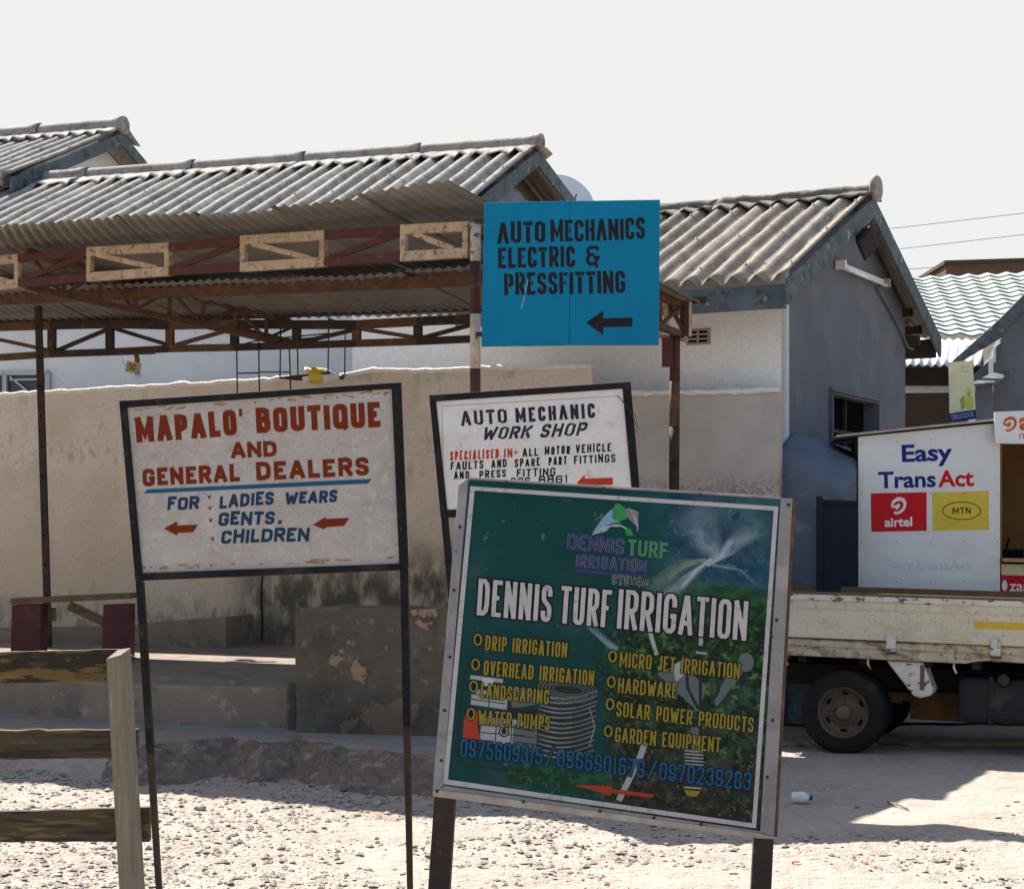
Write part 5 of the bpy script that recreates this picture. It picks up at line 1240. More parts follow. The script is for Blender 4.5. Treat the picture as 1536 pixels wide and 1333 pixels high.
# sprinkler
m = MB(); flat(m, ell(1119, 993, 12, 14, 0, 352, 24), PD, .56); flat(m, [(1018, 995), (1060, 1028), (1048, 1068), (1010, 1032), (985, 1010)], PD, .57); flat(m, [(1036, 1090), (1052, 1090), (1051, 1130), (1037, 1129)], PD, .58); flat(m, [(1095, 1005), (1115, 1000), (1112, 1012), (1075, 1060), (1070, 1050)], PD, .585); put(m, 'sprinkler_print', M['print_mid'], sheet, normals=False)
m = MB(); pstroke(m, [(1031, 1030), (1030, 985), (1036, 972), (1064, 972), (1071, 986), (1078, 1035), (1062, 1062), (1046, 1060), (1031, 1030)], 4.5, PD, .7); pstroke(m, [(1051, 965), (1050, 1170)], 5, PD, .75); put(m, 'sprinkler_print', M['print_dark'], sheet, normals=False)
m = MB(); pstroke(m, [(975, 948), (985, 982)], 6, PD, .6); pstroke(m, [(967, 1115), (958, 1140), (928, 1200)], 9, PD, .61); flat(m, [(1008, 998), (1022, 990), (1026, 1012), (1014, 1022)], PD, .62); pstroke(m, [(1052, 945), (1051, 968)], 6, PD, .78); pstroke(m, [(1044, 978), (1060, 980)], 3, PD, .79)
for i in range(5): pstroke(m, [(1027, 1125+i*5), (1055, 1127+i*5)], 1.8, PD, .8)
pstroke(m, [(1026, 1180), (1052, 1182)], 2.5, PD, .8); put(m, 'sprinkler_print', M['print_grey'], sheet, normals=False)
m = MB(); flat(m, [(1026, 1184), (1051, 1186), (1045, 1194), (1031, 1193)], PD, .9); put(m, 'sprinkler_print', M['print_yellow'], sheet, normals=False)
rl = random.Random(21)
def leaves(n, mt, fn, r0, r1, layer):
    m = MB()
    for i in range(n):
        x, y = fn(); r = rl.uniform(r0, r1); a = rl.uniform(0, 180)
        pts_ = [(x+math.cos(R(a+t))*r*k_, y+math.sin(R(a+t))*r*k_) for t, k_ in ((0, 1), (50, .55), (120, .5), (180, 1), (235, .5), (310, .45))]
        m.face([PD.at(px_, py_, .0008*(layer+.0015*i)) for px_, py_ in pts_])
    put(m, 'leaf_print', mt, sheet, normals=False)
lf = [mat('leaf_print_%s' % nm_, c_, None, 30, .5, spec=.1) for nm_, c_ in (('dark', (.006, .020, .010)), ('mid', (.010, .044, .016)), ('light', (.030, .092, .028)), ('pale', (.14, .155, .13)), ('blue', (.010, .055, .095)), ('teal', (.03, .12, .12)))]
def fr_(): 
    while True:
        x, y = rl.uniform(900, 1150), rl.uniform(905, 1222)
        if x > 940-(y-905)*.1 and y < 1236-(1131-x)*.14-6 and x < 1160-(y-765)*.065-6 and (rl.random() < .55+.45*(x-900)/250): return x, y
def fb_():
    x = rl.uniform(760, 880); return x, 1172+(x-760)*.13-abs(rl.gauss(0, 14))
def ft_():
    x = rl.uniform(1000, 1148); return x, rl.uniform(775, 870)
leaves(170, lf[0], fr_, 4, 11, .10); leaves(120, lf[1], fr_, 3, 9, .36); leaves(60, lf[2], fr_, 2.5, 6.5, .14+.40); leaves(90, lf[3], lambda: (lambda p: (p[0], 1120+(p[1]-905)*.33))(fr_()), .8, 2.6, .42)
leaves(46, lf[1], fb_, 4, 10, .3); leaves(22, lf[2], fb_, 2.5, 6, .4)
leaves(60, lf[4], ft_, 4, 12, .02); leaves(40, lf[5], ft_, 2, 6, .11)
# white border line
m = MB()
cor = [(709, 734), (1163, 764), (1130, 1236), (669, 1171)]
wl = [(705.5, 729), (1167.5, 759.5), (1134, 1241.5), (664.5, 1175)]; wi = [(712, 735.5), (1160.5, 765.5), (1128, 1234), (672, 1168.5)]
for i in range(4):
    j = (i+1) % 4; m.face([PD.at(*p, .0008*2) for p in (wl[i], wl[j], wi[j], wi[i])])
put(m, 'border_line', M['print_white'], sheet, normals=False)
# lettering
outlined([("DENNIS", (715, 922), (826, 933), 55, 6.6), ("TURF", (839, 934), (915, 941), 56, 6.6), ("IRRIGATION", (925, 942), (1119, 960.5), 59, 6.8)], 'print_white', 'black_ink', 2.2, 'title_lettering', layer=4, gap=4.2)
ys_ = [("DRIP IRRIGATION", (727.5, 974.5), (850, 986), 22.5, 2.9), ("OVERHEAD IRRIGATION", (725, 1012), (890.5, 1028), 22.5, 2.9), ("LANDSCAPING", (720.5, 1045.5), (823, 1056), 21.5, 2.9), ("WATER PUMPS", (717, 1086), (824, 1095), 22, 2.9),
       ("MICRO JET IRRIGATION", (929, 999.5), (1109, 1017.5), 22.5, 2.9), ("HARDWARE", (926.5, 1038.5), (1015, 1047), 22.5, 2.9), ("SOLAR POWER PRODUCTS", (924, 1073.5), (1129.5, 1098), 22.5, 2.9), ("GARDEN EQUIPMENT", (922, 1112), (1080, 1128), 22.5, 2.9)]
outlined(ys_, 'print_yellow', 'black_ink', 1.1, 'list_lettering', layer=4, gap=2.2, space=.34)
m = MB()
for x, y in ((717, 959), (713.5, 996), (710.5, 1029), (706.5, 1070), (919, 984), (917, 1022), (915, 1055.5), (912.5, 1096)): flat(m, ell(x, y, 7.5, 10.5, 0, 352), PD, 3.4)
put(m, 'bullet_ring_outline', M['black_ink'], sheet, normals=False)
m = MB()
for x, y in ((717, 959), (713.5, 996), (710.5, 1029), (706.5, 1070), (919, 984), (917, 1022), (915, 1055.5), (912.5, 1096)): pstroke(m, ell(x, y, 5.2, 7.6), 2.6, PD, 4)
put(m, 'bullet_ring', M['print_yellow'], sheet, normals=False)
outlined([("0975609315", (690, 1134), (813, 1146.5), 27, 3.4), ("/", (818, 1147), (830, 1148), 28, 3), ("0966901679", (835, 1149), (966, 1166.5), 27, 3.4), ("/", (971, 1167), (984, 1168.5), 28, 3), ("0970239283", (988, 1169), (1126, 1185), 27, 3.4)], 'print_cyan', 'black_ink', 1.2, 'number_lettering', layer=4, gap=2.5)
m = MB(); flat(m, [(861, 1176), (918, 1178), (918, 1182.5), (980, 1190), (980, 1196), (917, 1188.5), (916, 1193)], PD, 4); put(m, 'arrow', M['print_red'], sheet, normals=False)

# ------------------------------------------------------------------ wooden fence, bottom left
Yf = 6.5
SF = Plane(P(0, 1000, Yf+.1), P(170, 1000, Yf), P(0, 1300, Yf+.1))
fe = thing('fence', 'wooden fence end with leaning post and three peeling rails at lower left', 'fence', V(P(190, 1400, Yf).x, Yf, 0))
gyf = HY+F*CAMZ/Yf+20
m = MB()
f0 = [P(158, 987, Yf), P(178, 988, Yf-.005)]; 
topz = P(170, 985, Yf).z
def fpost(y):   # post edges in px: left, arris, right
    k = (y-975)/(1333-975); return (158+k*20, 178+k*20+2, 196+k*22)
a = fpost(985); b = fpost(gyf)
pts_t = [P(a[0], 988, Yf), P(a[1], 982, Yf-.012), P(a[2], 971, Yf+.055)]; pts_b = [P(b[0], gyf, Yf), P(b[1], gyf, Yf-.012), P(b[2], gyf, Yf+.055)]
bk_t = P(a[0]+19, 973, Yf+.07); bk_b = P(b[0]+19, gyf, Yf+.07)
vt = [m.v(p) for p in pts_t+[bk_t]]; vb_ = [m.v(p) for p in pts_b+[bk_b]]
m.bm.faces.new(vt); m.bm.faces.new(vb_[::-1])
for i in range(4): m.bm.faces.new([vt[i], vb_[i], vb_[(i+1) % 4], vt[(i+1) % 4]])
put(m, 'post', M['old_wood'], fe, bevel=.004)
for nm, top, bot, x1, mt in (('rail', (978, 973), (1024, 1021), 178, 'yellow_rail'), ('rail', (1095, 1094), (1138, 1137), 206, 'brown_rail'), ('rail', (1217, 1212), (1262, 1262), 224, 'brown_rail')):
    m = MB(); n = 24; x0 = -90; ring = []
    yb = Yf+.075
    for i in range(n+1):
        t = i/n; x = x0+(x1-x0)*t; tt = (x-0)/178
        yt = top[0]+(top[1]-top[0])*tt+2.2*nz((x*.03, top[0], 0))+1.2*nz((x*.11, top[0], 3)); ybm = bot[0]+(bot[1]-bot[0])*tt+2*nz((x*.03, bot[0], 5))
        ring.append([m.v(P(x, yt, yb)), m.v(P(x, ybm, yb)), m.v(P(x, ybm, yb)+V(0, .035, 0)), m.v(P(x, yt, yb)+V(0, .035, 0))])
    for i in range(n):
        for k in range(4): m.bm.faces.new([ring[i][k], ring[i+1][k], ring[i+1][(k+1) % 4], ring[i][(k+1) % 4]])
    m.bm.faces.new(ring[0][::-1]); m.bm.faces.new(ring[-1]); put(m, nm, M[mt], fe)
m = MB(); m.tube([P(196, 982, Yf+.02), P(206, 987, Yf-.02), P(214, 986, Yf-.02)], .002, 5); put(m, 'nail', M['dark_rust'], fe)

# ------------------------------------------------------------------ kiosk
Yk = 15.0
KP = Plane(P(1288, 700, 15.05), P(1500, 700, 14.9), P(1288, 850, 15.05))
ki = thing('kiosk', 'white mobile money kiosk with red and yellow panels behind the truck', 'kiosk', V(KP.at(1400, 900).x, 15.0, 0))
kn = KP.n; kr = (KP.at(1500, 700)-KP.at(1288, 700)).normalized(); kr.z = 0; kr.normalize()
def kz(px, py): return KP.at(px, py)
tl_, tr__ = kz(1287.5, 655), kz(1500, 634); 
m = MB(); m.prism([V(tl_.x, tl_.y, .03), V(tr__.x, tr__.y, .03), tr__, tl_], -kn*.03); pan = put(m, 'side_panel', M['kiosk_white'], ki)
far = kz(1680, 616)
m = MB()   # rear, left, right walls, dark brown inside
dp = -kn*1.05
m.prism([V(tl_.x, tl_.y, .03)-kn*.031, V(tl_.x, tl_.y, .03)+dp, tl_+dp, tl_-kn*.031], kr*.03)
m.prism([V(tl_.x, tl_.y, .03)+dp+kr*.031, V(far.x, far.y, .03)+dp, far+dp, tl_+dp+kr*.031], kn*.03)
m.prism([V(far.x, far.y, .03), V(far.x, far.y, .03)+dp, far+dp, far], kr*.03); put(m, 'back_wall', M['kiosk_brown'], ki)
m = MB(); m.prism([V(kz(1500, 900).x, kz(1500, 900).y, .03)-kn*.03, tr__-kn*.03, tr__-kn*.45, V(kz(1500, 900).x, kz(1500, 900).y, .03)-kn*.45], kr*.02); put(m, 'inner_panel', M['kiosk_brown'], ki)
c0, c1 = kz(1503, 842), kz(1680, 846); m = MB(); m.prism([c0+kn*.12, c1+kn*.12, c1-kn*.35, c0-kn*.35], (0, 0, .03)); put(m, 'counter', M['kiosk_counter'], ki)
b0, b1 = kz(1502, 845), kz(1680, 849); m = MB(); m.prism([V(b0.x, b0.y, .03), V(b1.x, b1.y, .03), b1, b0], -kn*.02); fp_ = put(m, 'front_board', M['brand_red'], ki)
m = MB(); flat(m, [(1502, 845.5), (1680, 849.5), (1680, 866), (1502, 862)], KP, 1.2); put(m, 'banner_band', M['poster_base'], fp_, normals=False)
m = MB(); font_text(m, 'zamtel', KP, (1514, 886), (1576, 887), 16, .01, 1.6); flat(m, ell(1507, 878, 4, 8, 0, 350), KP, 1.5); put(m, 'banner_lettering', M['clean_white'], fp_, normals=False)
m = MB(); p = kz(1520, 835)-kn*.2; m.box(p, kr*.10, kn*.09, Z*.06); m.tube([p+V(-.05, -.05, .05), p+V(-.02, -.06, .16)], .01, 6); tag(put(m, 'counter_clutter', M['void'], origin=p-Z*.06, bevel=.02), 'dark machine standing on the kiosk counter', 'machine')
# roof sheet
m = MB(); ra, rb = kz(1254, 656)+kn*.06, kz(1690, 611)+kn*.06
m.prism([ra, rb, rb-kn*1.25, ra-kn*1.25+Z*.0], (0, 0, .018)); put(m, 'roof', M['sheet_edge'], ki)
# lettering
m = MB(); font_text(m, 'Easy', KP, (1353, 692), (1429, 689.5), 25, .028, 1); font_text(m, 'Trans', KP, (1317.5, 731.5), (1404, 729.5), 24, .028, 1); put(m, 'blue_lettering', M['brand_blue'], pan, normals=False)
m = MB(); font_text(m, 'Act', KP, (1407, 729.5), (1461, 728), 24, .03, 1); put(m, 'red_lettering', M['brand_red'], pan, normals=False)
m = MB(); flat(m, [(1306, 739.7), (1390, 738), (1390, 796), (1307, 797.5)], KP, 1); rp = put(m, 'red_panel', M['brand_red'], pan, normals=False)
m = MB(); flat(m, [(1398, 738), (1483, 736), (1483.7, 794.4), (1399, 796)], KP, 1); yp = put(m, 'yellow_panel', M['brand_yellow'], pan, normals=False)
def swirl(cx, cy, s, layer, m):
    # a looped ribbon: thick arch at the top curling down into a tail
    out_ = [(-11, 1), (-9, -5), (-3, -10), (4, -11), (9.5, -8), (11, -2), (9, 5), (4, 10), (-3, 13), (-7, 11)]
    wd = [3.0, 5.0, 6.2, 6.0, 5.2, 4.6, 4.4, 4.2, 4.0, 3.0]
    inn = [(-11, 1), (-6, 2), (-1, 0), (2, -2), (0, 3), (-4, 6)]
    for i in range(len(out_)-1):
        pstroke(m, [(cx+out_[i][0]*s, cy+out_[i][1]*s), (cx+out_[i+1][0]*s, cy+out_[i+1][1]*s)], wd[i]*s, KPs, layer+.05*i)
    pstroke(m, [(cx+a*s, cy+b*s) for a, b in inn[:4]], 4.2*s, KPs, layer+.7); pstroke(m, [(cx+a*s, cy+b*s) for a, b in inn[3:]], 3*s, KPs, layer+.8)
KPs = KP
m = MB(); swirl(1347.5, 758, .92, 1.6, m); font_text(m, 'airtel', KP, (1327, 789.5), (1368.5, 788.5), 13.5, .03, 1.7, cap='l'); put(m, 'brand_lettering', M['clean_white'], rp, normals=False)
m = MB(); pstroke(m, ell(1442.5, 765.8, 28.4, 13.2, 0, 360, 40), 1.3, KP, 1.6); stroke_text(m, 'MTN', KP, (1429, 770.6), (1456, 770.2), 9.6, 1.7, layer=1.7, gap=2); put(m, 'brand_lettering', M['black_ink'], yp, normals=False)
m = MB(); font_text(m, 'Easy transAct', KP, (1328, 854), (1459, 855), 16, .035, 1); put(m, 'faded_lettering', M['faint_grey'], pan, normals=False)
m = MB(); flat(m, [(1288.5, 813.5), (1499.5, 818), (1499.5, 818.9), (1288.5, 814.4)], KP, .5); flat(m, [(1288.5, 680), (1499.5, 680), (1499.5, 680.6), (1288.5, 680.6)], KP, .5); put(m, 'panel_seam', M['faint_grey'], pan, normals=False)
m = MB()
for x in (1292, 1345, 1396, 1446, 1496):
    for y in (666-(x-1290)*.07, 740, 812, 872): m.lathe(KP.at(x, y, .001), KP.n, [(.006, 0), (.005, .002), (0, .003)], 8)
put(m, 'panel_screws', M['sheet_edge'], pan)
# hanging brand board on the kiosk front
bp_ = thing('shop_board', 'white board with orange lettering hung at the right end of the kiosk roof', 'sign', kz(1540, 665)+kn*.1)
KQ = Plane(*[KP.at(x, y, .10) for x, y in ((1492, 617), (1640, 612), (1493, 665))])
m = MB(); m.prism([KQ.at(x, y) for x, y in ((1491.5, 617.5), (1660, 611.5), (1661, 667), (1492.5, 665))], -KQ.n*.03); bb_ = put(m, 'board', M['kiosk_white'], bp_)
KPs = KQ
m = MB(); swirl(1514.5, 635.5, .82, 1.2, m); font_text(m, 'airtel', KQ, (1529, 644), (1610, 642), 26, .035, 1.2, cap='l'); put(m, 'brand_lettering', M['brand_orange'], bb_, normals=False)
m = MB(); font_text(m, 'money', KQ, (1529, 658.5), (1580, 658), 13, .0, 1.2); put(m, 'small_lettering', M['brand_orange'], bb_, normals=False)
# little poster standing on the kiosk roof
PP = Plane(P(1423, 543, 15.25), P(1458, 541, 15.2), P(1425, 633, 15.25))
po_ = thing('poster_stand', 'small printed poster with pineapple picture standing on the kiosk roof', 'poster', PP.at(1445, 632))
m = MB(); m.prism([PP.at(x, y) for x, y in ((1422.5, 543), (1459, 540.5), (1464, 628), (1424.5, 633.5))], -PP.n*.008); pb = put(m, 'poster_sheet', M['poster_base'], po_)
m = MB(); flat(m, [(1424.3, 620), (1463.5, 614), (1464, 628), (1424.6, 633.3)], PP, 1); put(m, 'poster_band', M['brand_blue'], pb, normals=False)
m = MB(); flat(m, ell(1454, 604, 7, 12, 0, 350, 20), PP, 1.1); put(m, 'fruit_print', M['poster_yellow'], pb, normals=False)
m = MB(); 
for dx, dy in ((-9, -14), (-4, -20), (0, -23), (4, -19), (6, -13), (-11, -6)): flat(m, [(1452, 594), (1455, 594), (1454+dx, 598+dy)], PP, 1.2+.02*dx)
flat(m, [(1440, 600), (1446, 590), (1448, 610), (1442, 616)], PP, 1.15); put(m, 'leaf_print', M['poster_green'], pb, normals=False)
m = MB(); font_text(m, 'DELICIOUS', PP, (1428, 629.5), (1461, 624), 7, .02, 1.6); font_text(m, 'NEW', PP, (1441, 553), (1454, 552), 4, .01, 1.6); font_text(m, 'Fresh', PP, (1442, 559), (1453, 558), 4, .01, 1.6); put(m, 'poster_lettering', M['print_grey'], pb, normals=False)

# ------------------------------------------------------------------ truck
tk = thing('flatbed_truck', 'old cream flatbed truck with dropside bed and rusty rear wheel, parked before the kiosk', 'truck', V((1262-CX)/F*13.09, 13.09, 0))
tk.rotation_euler = (0, R(1.2), R(-20))
tk.location.z = hgt(tk.location.x, tk.location.y)-.008
def T(m, name, mt, parent=None, **kw): return put(m, name, mt, parent or tk, local=True, **kw)
X0, X1 = -.80, 2.3; YN = .0                          # near face of bed at y = 0
# rear wheel (outer) and inner twin
def wheel(x, y, dual=True, r=.308):
    m = MB(); w2 = .085
    prof = [(.178, w2*.78), (.20, w2*.98), (.235, w2), (.272, w2*.93), (.296, w2*.70), (.305, w2*.42), (r, 0), (.305, -w2*.42), (.296, -w2*.70), (.272, -w2*.93), (.20, -w2*.98), (.178, -w2*.7)]
    m.lathe((x, y, r), (0, -1, 0), prof, 64)
    ty = T(m, 'wheel', M['tyre'])
    m = MB()
    for k_ in range(60):
        a_ = 2*math.pi*k_/60
        for s_ in (-1, 1):
            c_ = V(x+math.cos(a_)*.302, y+s_*w2*.55, r+math.sin(a_)*.302); tt = V(-math.sin(a_), 0, math.cos(a_)); rr_ = V(math.cos(a_), 0, math.sin(a_))
            m.box(c_, tt*.009, V(0, w2*.16, 0), rr_*.0045)
    T(m, 'tread', M['tyre'], ty)
    m = MB(); f_ = .082 if dual else .0
    prof = [(.182, w2*.95), (.188, w2*.90), (.178, w2*.80), (.172, w2*.70), (.165, w2*.35), (.158, -w2*.05), (.120, -w2*.12), (.100, w2*.05), (.075, w2*.18), (.058, w2*.25), (.056, w2*.62), (.045, w2*.74), (.02, w2*.78), (0, w2*.78)]
    m.lathe((x, y, r), (0, -1, 0), prof, 48); ri = T(m, 'rim', M['rim'], ty)
    m = MB()
    for k_ in range(6):
        a_ = 2*math.pi*k_/6+.5; c_ = V(x+math.cos(a_)*.135, y-(-w2*.08)-.004, r+math.sin(a_)*.135); tt = V(-math.sin(a_), 0, math.cos(a_)); rr_ = V(math.cos(a_), 0, math.sin(a_))
        m.box(c_, tt*.024, V(0, .006, 0), rr_*.009)
    T(m, 'rim_slot', M['void'], ri, bevel=.006)
    m = MB()
    for k_ in range(5):
        a_ = 2*math.pi*k_/5+.35; c_ = V(x+math.cos(a_)*.084, y-w2*.22, r+math.sin(a_)*.084); m.lathe(c_, (0, -1, 0), [(.011, 0), (.011, .018), (0, .02)], 6, smooth=False)
    T(m, 'wheel_nut', M['alu'] if False else M['rim'], ri)
    return ty
wheel(0, .10); wheel(0, .31); wheel(0, 1.30); wheel(0, 1.50); wheel(3.05, .12, True); wheel(3.05, 1.45, True)
# dropside (near), its top rail, ribs
zb, zt2 = .845, 1.165
m = MB(); m.bx(X0, X1, 0.012, .035, zb, zt2)
ds = T(m, 'dropside', M['truck_cream'], bevel=.003)
m = MB(); m.prism([(X0, 0.011, zt2-.05), (X0, -.002, zt2-.04), (X0, -.002, zt2-.002), (X0, .011, zt2-.002)], (X1-X0, 0, 0)); T(m, 'top_rail', M['chipped_rail'], ds, bevel=.002)
m = MB(); m.bx(X0, X1, -.003, .045, zt2, zt2+.018); T(m, 'rail_cap', M['bed_inner'], ds, bevel=.003)
m = MB(); m.prism([(X0, .0115, zt2-.085), (X0, .006, zt2-.095), (X0, .006, zt2-.10), (X0, .0115, zt2-.11)], (X1-X0, 0, 0)); m.prism([(X0, .0115, zb+.075), (X0, .002, zb+.06), (X0, .002, zb+.004), (X0, .0115, zb+.004)], (X1-X0, 0, 0)); T(m, 'pressed_rib', M['truck_cream'], ds)
m = MB(); m.bx(.92, 1.45, .0092, .0115, zb+.115, zb+.165); T(m, 'yellow_strip', M['yellow_tape'], ds)
# far side and ends of the bed, deck
m = MB(); m.bx(X0, X1, 1.60, 1.64, zb, zt2+.01); m.bx(X0, X0+.03, .036, 1.599, zb, zt2-.01); m.bx(X1-.03, X1, .036, 1.599, zb, zt2+.3); T(m, 'far_board', M['bed_inner'])
m = MB(); m.bx(X0, X1, 1.585, 1.63, .62, .79); T(m, 'far_sill', M['chassis'])
m = MB(); m.bx(.5, 2.0, 1.15, 1.5, .22, .62); T(m, 'dark_filler_box', M['chassis'], bevel=.02)  # invented dark box, stands in for the shade seen beneath the bed
m = MB(); m.bx(X0, X1, .036, 1.60, .80, .843); T(m, 'deck', M['bed_inner'])
# side sill with the dip over the tank
m = MB(); pr = [(X0, zb-.012), (X1, zb-.012), (X1, .705), (1.36, .705), (1.28, .725), (1.05, .735), (.95, .725), (.86, .705), (X0, .712)]
m.prism([(x, .016, z) for x, z in pr], (0, .05, 0)); T(m, 'sill', M['truck_rail'], bevel=.006)
m = MB(); m.prism([(X0, .0155, zb-.016), (X0, .004, zb-.022), (X0, .004, zb-.06), (X0, .0155, zb-.066)], (X1-X0, 0, 0)); T(m, 'sill_rib', M['truck_rail'])
for hx in (-.60, .34, 1.07, 1.8):
    m = MB(); m.bx(hx-.035, hx+.035, -.020, .006, zb-.075, zb+.045); h_ = T(m, 'hinge', M['chipped_rail'], bevel=.01)
    m = MB(); m.bx(hx-.032, hx+.040, -.012, .010, zb-.095, zb-.0765); T(m, 'hinge_foot', M['rust'], h_)
# mudguard flaps
m = MB(); m.prism([(.30, .05, .70), (.56, .05, .70), (.64, .05, .50), (.62, .05, .46), (.55, .05, .44), (.50, .05, .455)], (0, .26, 0)); mg = T(m, 'mudguard', M['chipped_rail'], bevel=.012)
m = MB(); m.bx(.545, .575, .046, .0495, .50, .68); T(m, 'mudguard_rib', M['bed_inner'], mg)
m = MB(); m.prism([(-.62, .05, .715), (-.42, .05, .715), (-.50, .05, .60), (-.58, .05, .53), (-.66, .05, .50)], (0, .22, 0)); T(m, 'mudguard', M['truck_rail'], bevel=.01)
# hooks
for hx in (-.43, .17, .78, 1.40):
    m = MB(); m.tube([(hx, .06, .73), (hx, .05, .67), (hx+.02, .045, .63)], .008, 6); T(m, 'rope_hook', M['chipped_rail'])
# chassis, axle, tank, cross members
m = MB()
for y in (.52, 1.12): m.bx(X0+.05, 3.6, y, y+.06, .46, .62)
for x in (-.6, -.1, .5, 1.1, 1.8): m.bx(x, x+.05, .581, 1.119, .48, .60)
for x in (-.7, -.35, .1, .55, .9, 1.3, 1.75, 2.1): m.bx(x, x+.06, .09, 1.58, .66, .799)
T(m, 'chassis', M['chassis'])
m = MB(); m.tube([(0, .4, .308), (0, 1.25, .308)], .06, 12); bmesh.ops.create_uvsphere(m.bm, u_segments=16, v_segments=10, radius=.15, matrix=Matrix.Translation((0, .82, .31))); T(m, 'axle', M['chassis'])
m = MB()
for i in range(4): m.bx(-.45+.06*i, .55-.06*i, .44, .50, .42-.02*i, .438-.02*i)
T(m, 'leaf_spring', M['rust_orange'])
m = MB(); m.bx(.42, 1.5, .50, .515, .24, .45); T(m, 'guard_plate', M['rust_orange'])
m = MB(); m.bx(.80, 1.62, .13, .46, .27, .60); tkk = T(m, 'fuel_tank', M['tank_black'], bevel=.05)
m = MB(); m.bx(1.02, 1.05, .122, .47, .262, .61); m.bx(1.4, 1.43, .122, .47, .262, .61); T(m, 'tank_strap', M['tank_black'], tkk)
m = MB(); m.lathe((1.12, .135, .585), (0, -1, .25), [(0, .05), (.035, .05), (.045, .04), (.045, 0), (.035, -.02)], 20); T(m, 'filler_cap', M['tank_black'], tkk)
# cab, beyond the edge of the photograph
m = MB(); cabp = [(2.36, .45), (2.36, 1.95), (2.5, 2.02), (3.35, 2.0), (3.62, 1.35), (3.68, 1.2), (3.70, .45)]
m.prism([(x, .03, z) for x, z in cabp], (0, 1.55, 0)); cb = T(m, 'cab', M['truck_cream'], bevel=.04)
m = MB(); m.prism([(2.55, .022, 1.32), (3.45, .022, 1.32), (3.25, .022, 1.85), (2.55, .022, 1.85)], (0, .006, 0)); T(m, 'side_window', M['dark_glass'], cb)
m = MB(); m.bx(3.35, 3.72, .05, 1.55, .38, .52); T(m, 'bumper', M['tank_black'], cb, bevel=.02)

# ------------------------------------------------------------------ right background house, lean-to, brick house
Yr = 21.0
bh = thing('house', 'grey house at the right edge with white metal tile roof and white iron lean-to', 'house', P(1500, 900, Yr))
# tile roof: stepped courses of wavy tiles; white faces with green step edges
m = MB(); mg_ = MB()
e0, e1 = P(1330, 500, 21.6), P(1475, 506, 21.0); r0, r1 = P(1365, 418, 24.4), P(1640, 405, 23.6)
e1 = P(1640, 512, 20.6)
nc = 15; Lr_ = (e1-e0).length; pitch = .25
upn = (e1-e0).cross(r0-e0).normalized(); upn = upn if upn.z > 0 else -upn
def tp_(u, v, h):
    p = e0.lerp(e1, u).lerp(r0.lerp(r1, u), v)
    ph = (u*Lr_/pitch+.16*int(v*nc+.001)) % 1.0
    return p+upn*(h+.036*(1-abs(2*ph-1))**1.3)
nu = int(Lr_/pitch*8)
for c_ in range(nc):
    v0, v1 = c_/nc, (c_+1)/nc
    rows = [[m.v(tp_(i/nu, v0, .016)) for i in range(nu+1)], [m.v(tp_(i/nu, v1, .0)) for i in range(nu+1)]]
    for i in range(nu): m.bm.faces.new([rows[0][i], rows[0][i+1], rows[1][i+1], rows[1][i]])
    rw = [[mg_.v(tp_(i/nu, v0, .0172)) for i in range(nu+1)], [mg_.v(tp_(i/nu, v0, .0)) for i in range(nu+1)]]
    for i in range(nu): mg_.bm.faces.new([rw[0][i], rw[0][i+1], rw[1][i+1], rw[1][i]])
rt = put(m, 'tile_roof', M['tile_white'], bh); put(mg_, 'tile_edge', M['green_edge'], rt)
m = MB(); bk0, bk1 = r0+V(0, 3, -1.3), r1+V(0, 3, -1.3); m.prism([r0, r1, bk1, bk0], (0, 0, -.04)); put(m, 'rear_roof', M['tile_white'], bh)
# white iron lean-to below
a0, a1 = P(1325, 549, 20.0), P(1470, 549, 19.8); b0_, b1_ = P(1330, 508, 21.3), P(1480, 511, 20.9)
m = MB(); corrugated(m, a0, a1, b0_, b1_, .10, .014, 4); put(m, 'lean_to_roof', M['white_iron'], bh, solid=.003)
m = MB(); m.beam(P(1330, 565, 20.2), P(1470, 565, 20.0), .05, .20); put(m, 'fascia_board', M['chassis'], bh)
m = MB(); m.beam(P(1330, 584, 20.25), P(1470, 583, 20.05), .08, .075); put(m, 'beam', M['window_frame'], bh)
m = MB(); m.prism([V(P(1320, 700, 21.6).x, 21.6, 0), V(P(1475, 700, 21.4).x, 21.4, 0), V(P(1475, 700, 21.4).x, 21.4, 3.75), V(P(1320, 700, 21.6).x, 21.6, 3.75)], (0, .1, 0)); put(m, 'rear_wall', M['dark_wood'], bh)
# grey gable wall with rising verge on the right edge
Yg = 19.6
pl = [(1490, 1000), (1490, 537), (1500, 510), (1540, 462), (1620, 380), (1700, 450), (1700, 1000)]
m = MB(); m.prism([P(x, y, Yg) if y < 1000 else V(P(x, y, Yg).x, Yg, 0) for x, y in pl], (0, .2, 0)); put(m, 'gable_wall', M['grey_paint_wall'], bh)
m = MB(); m.prism([P(x, y, Yg+.3) if y < 1000 else V(P(x, y, Yg+.3).x, Yg+.3, 0) for x, y in [(1462, 1000), (1462, 560), (1489, 536), (1489, 1000)]], (0, .2, 0)); put(m, 'side_wall', M['grey_paint_wall'], bh)
m = MB(); m.prism([P(x, y, Yg-.12) for x, y in [(1494, 520), (1494, 543), (1503, 534), (1503, 512)]], (0, .1, 0)); m.prism([P(x, y, Yg-.15) for x, y in ((1425, 545), (1445, 541), (1504, 506), (1624, 374), (1624, 352), (1500, 478))], (0, .06, 0)); put(m, 'barge_board', M['barge'], bh)
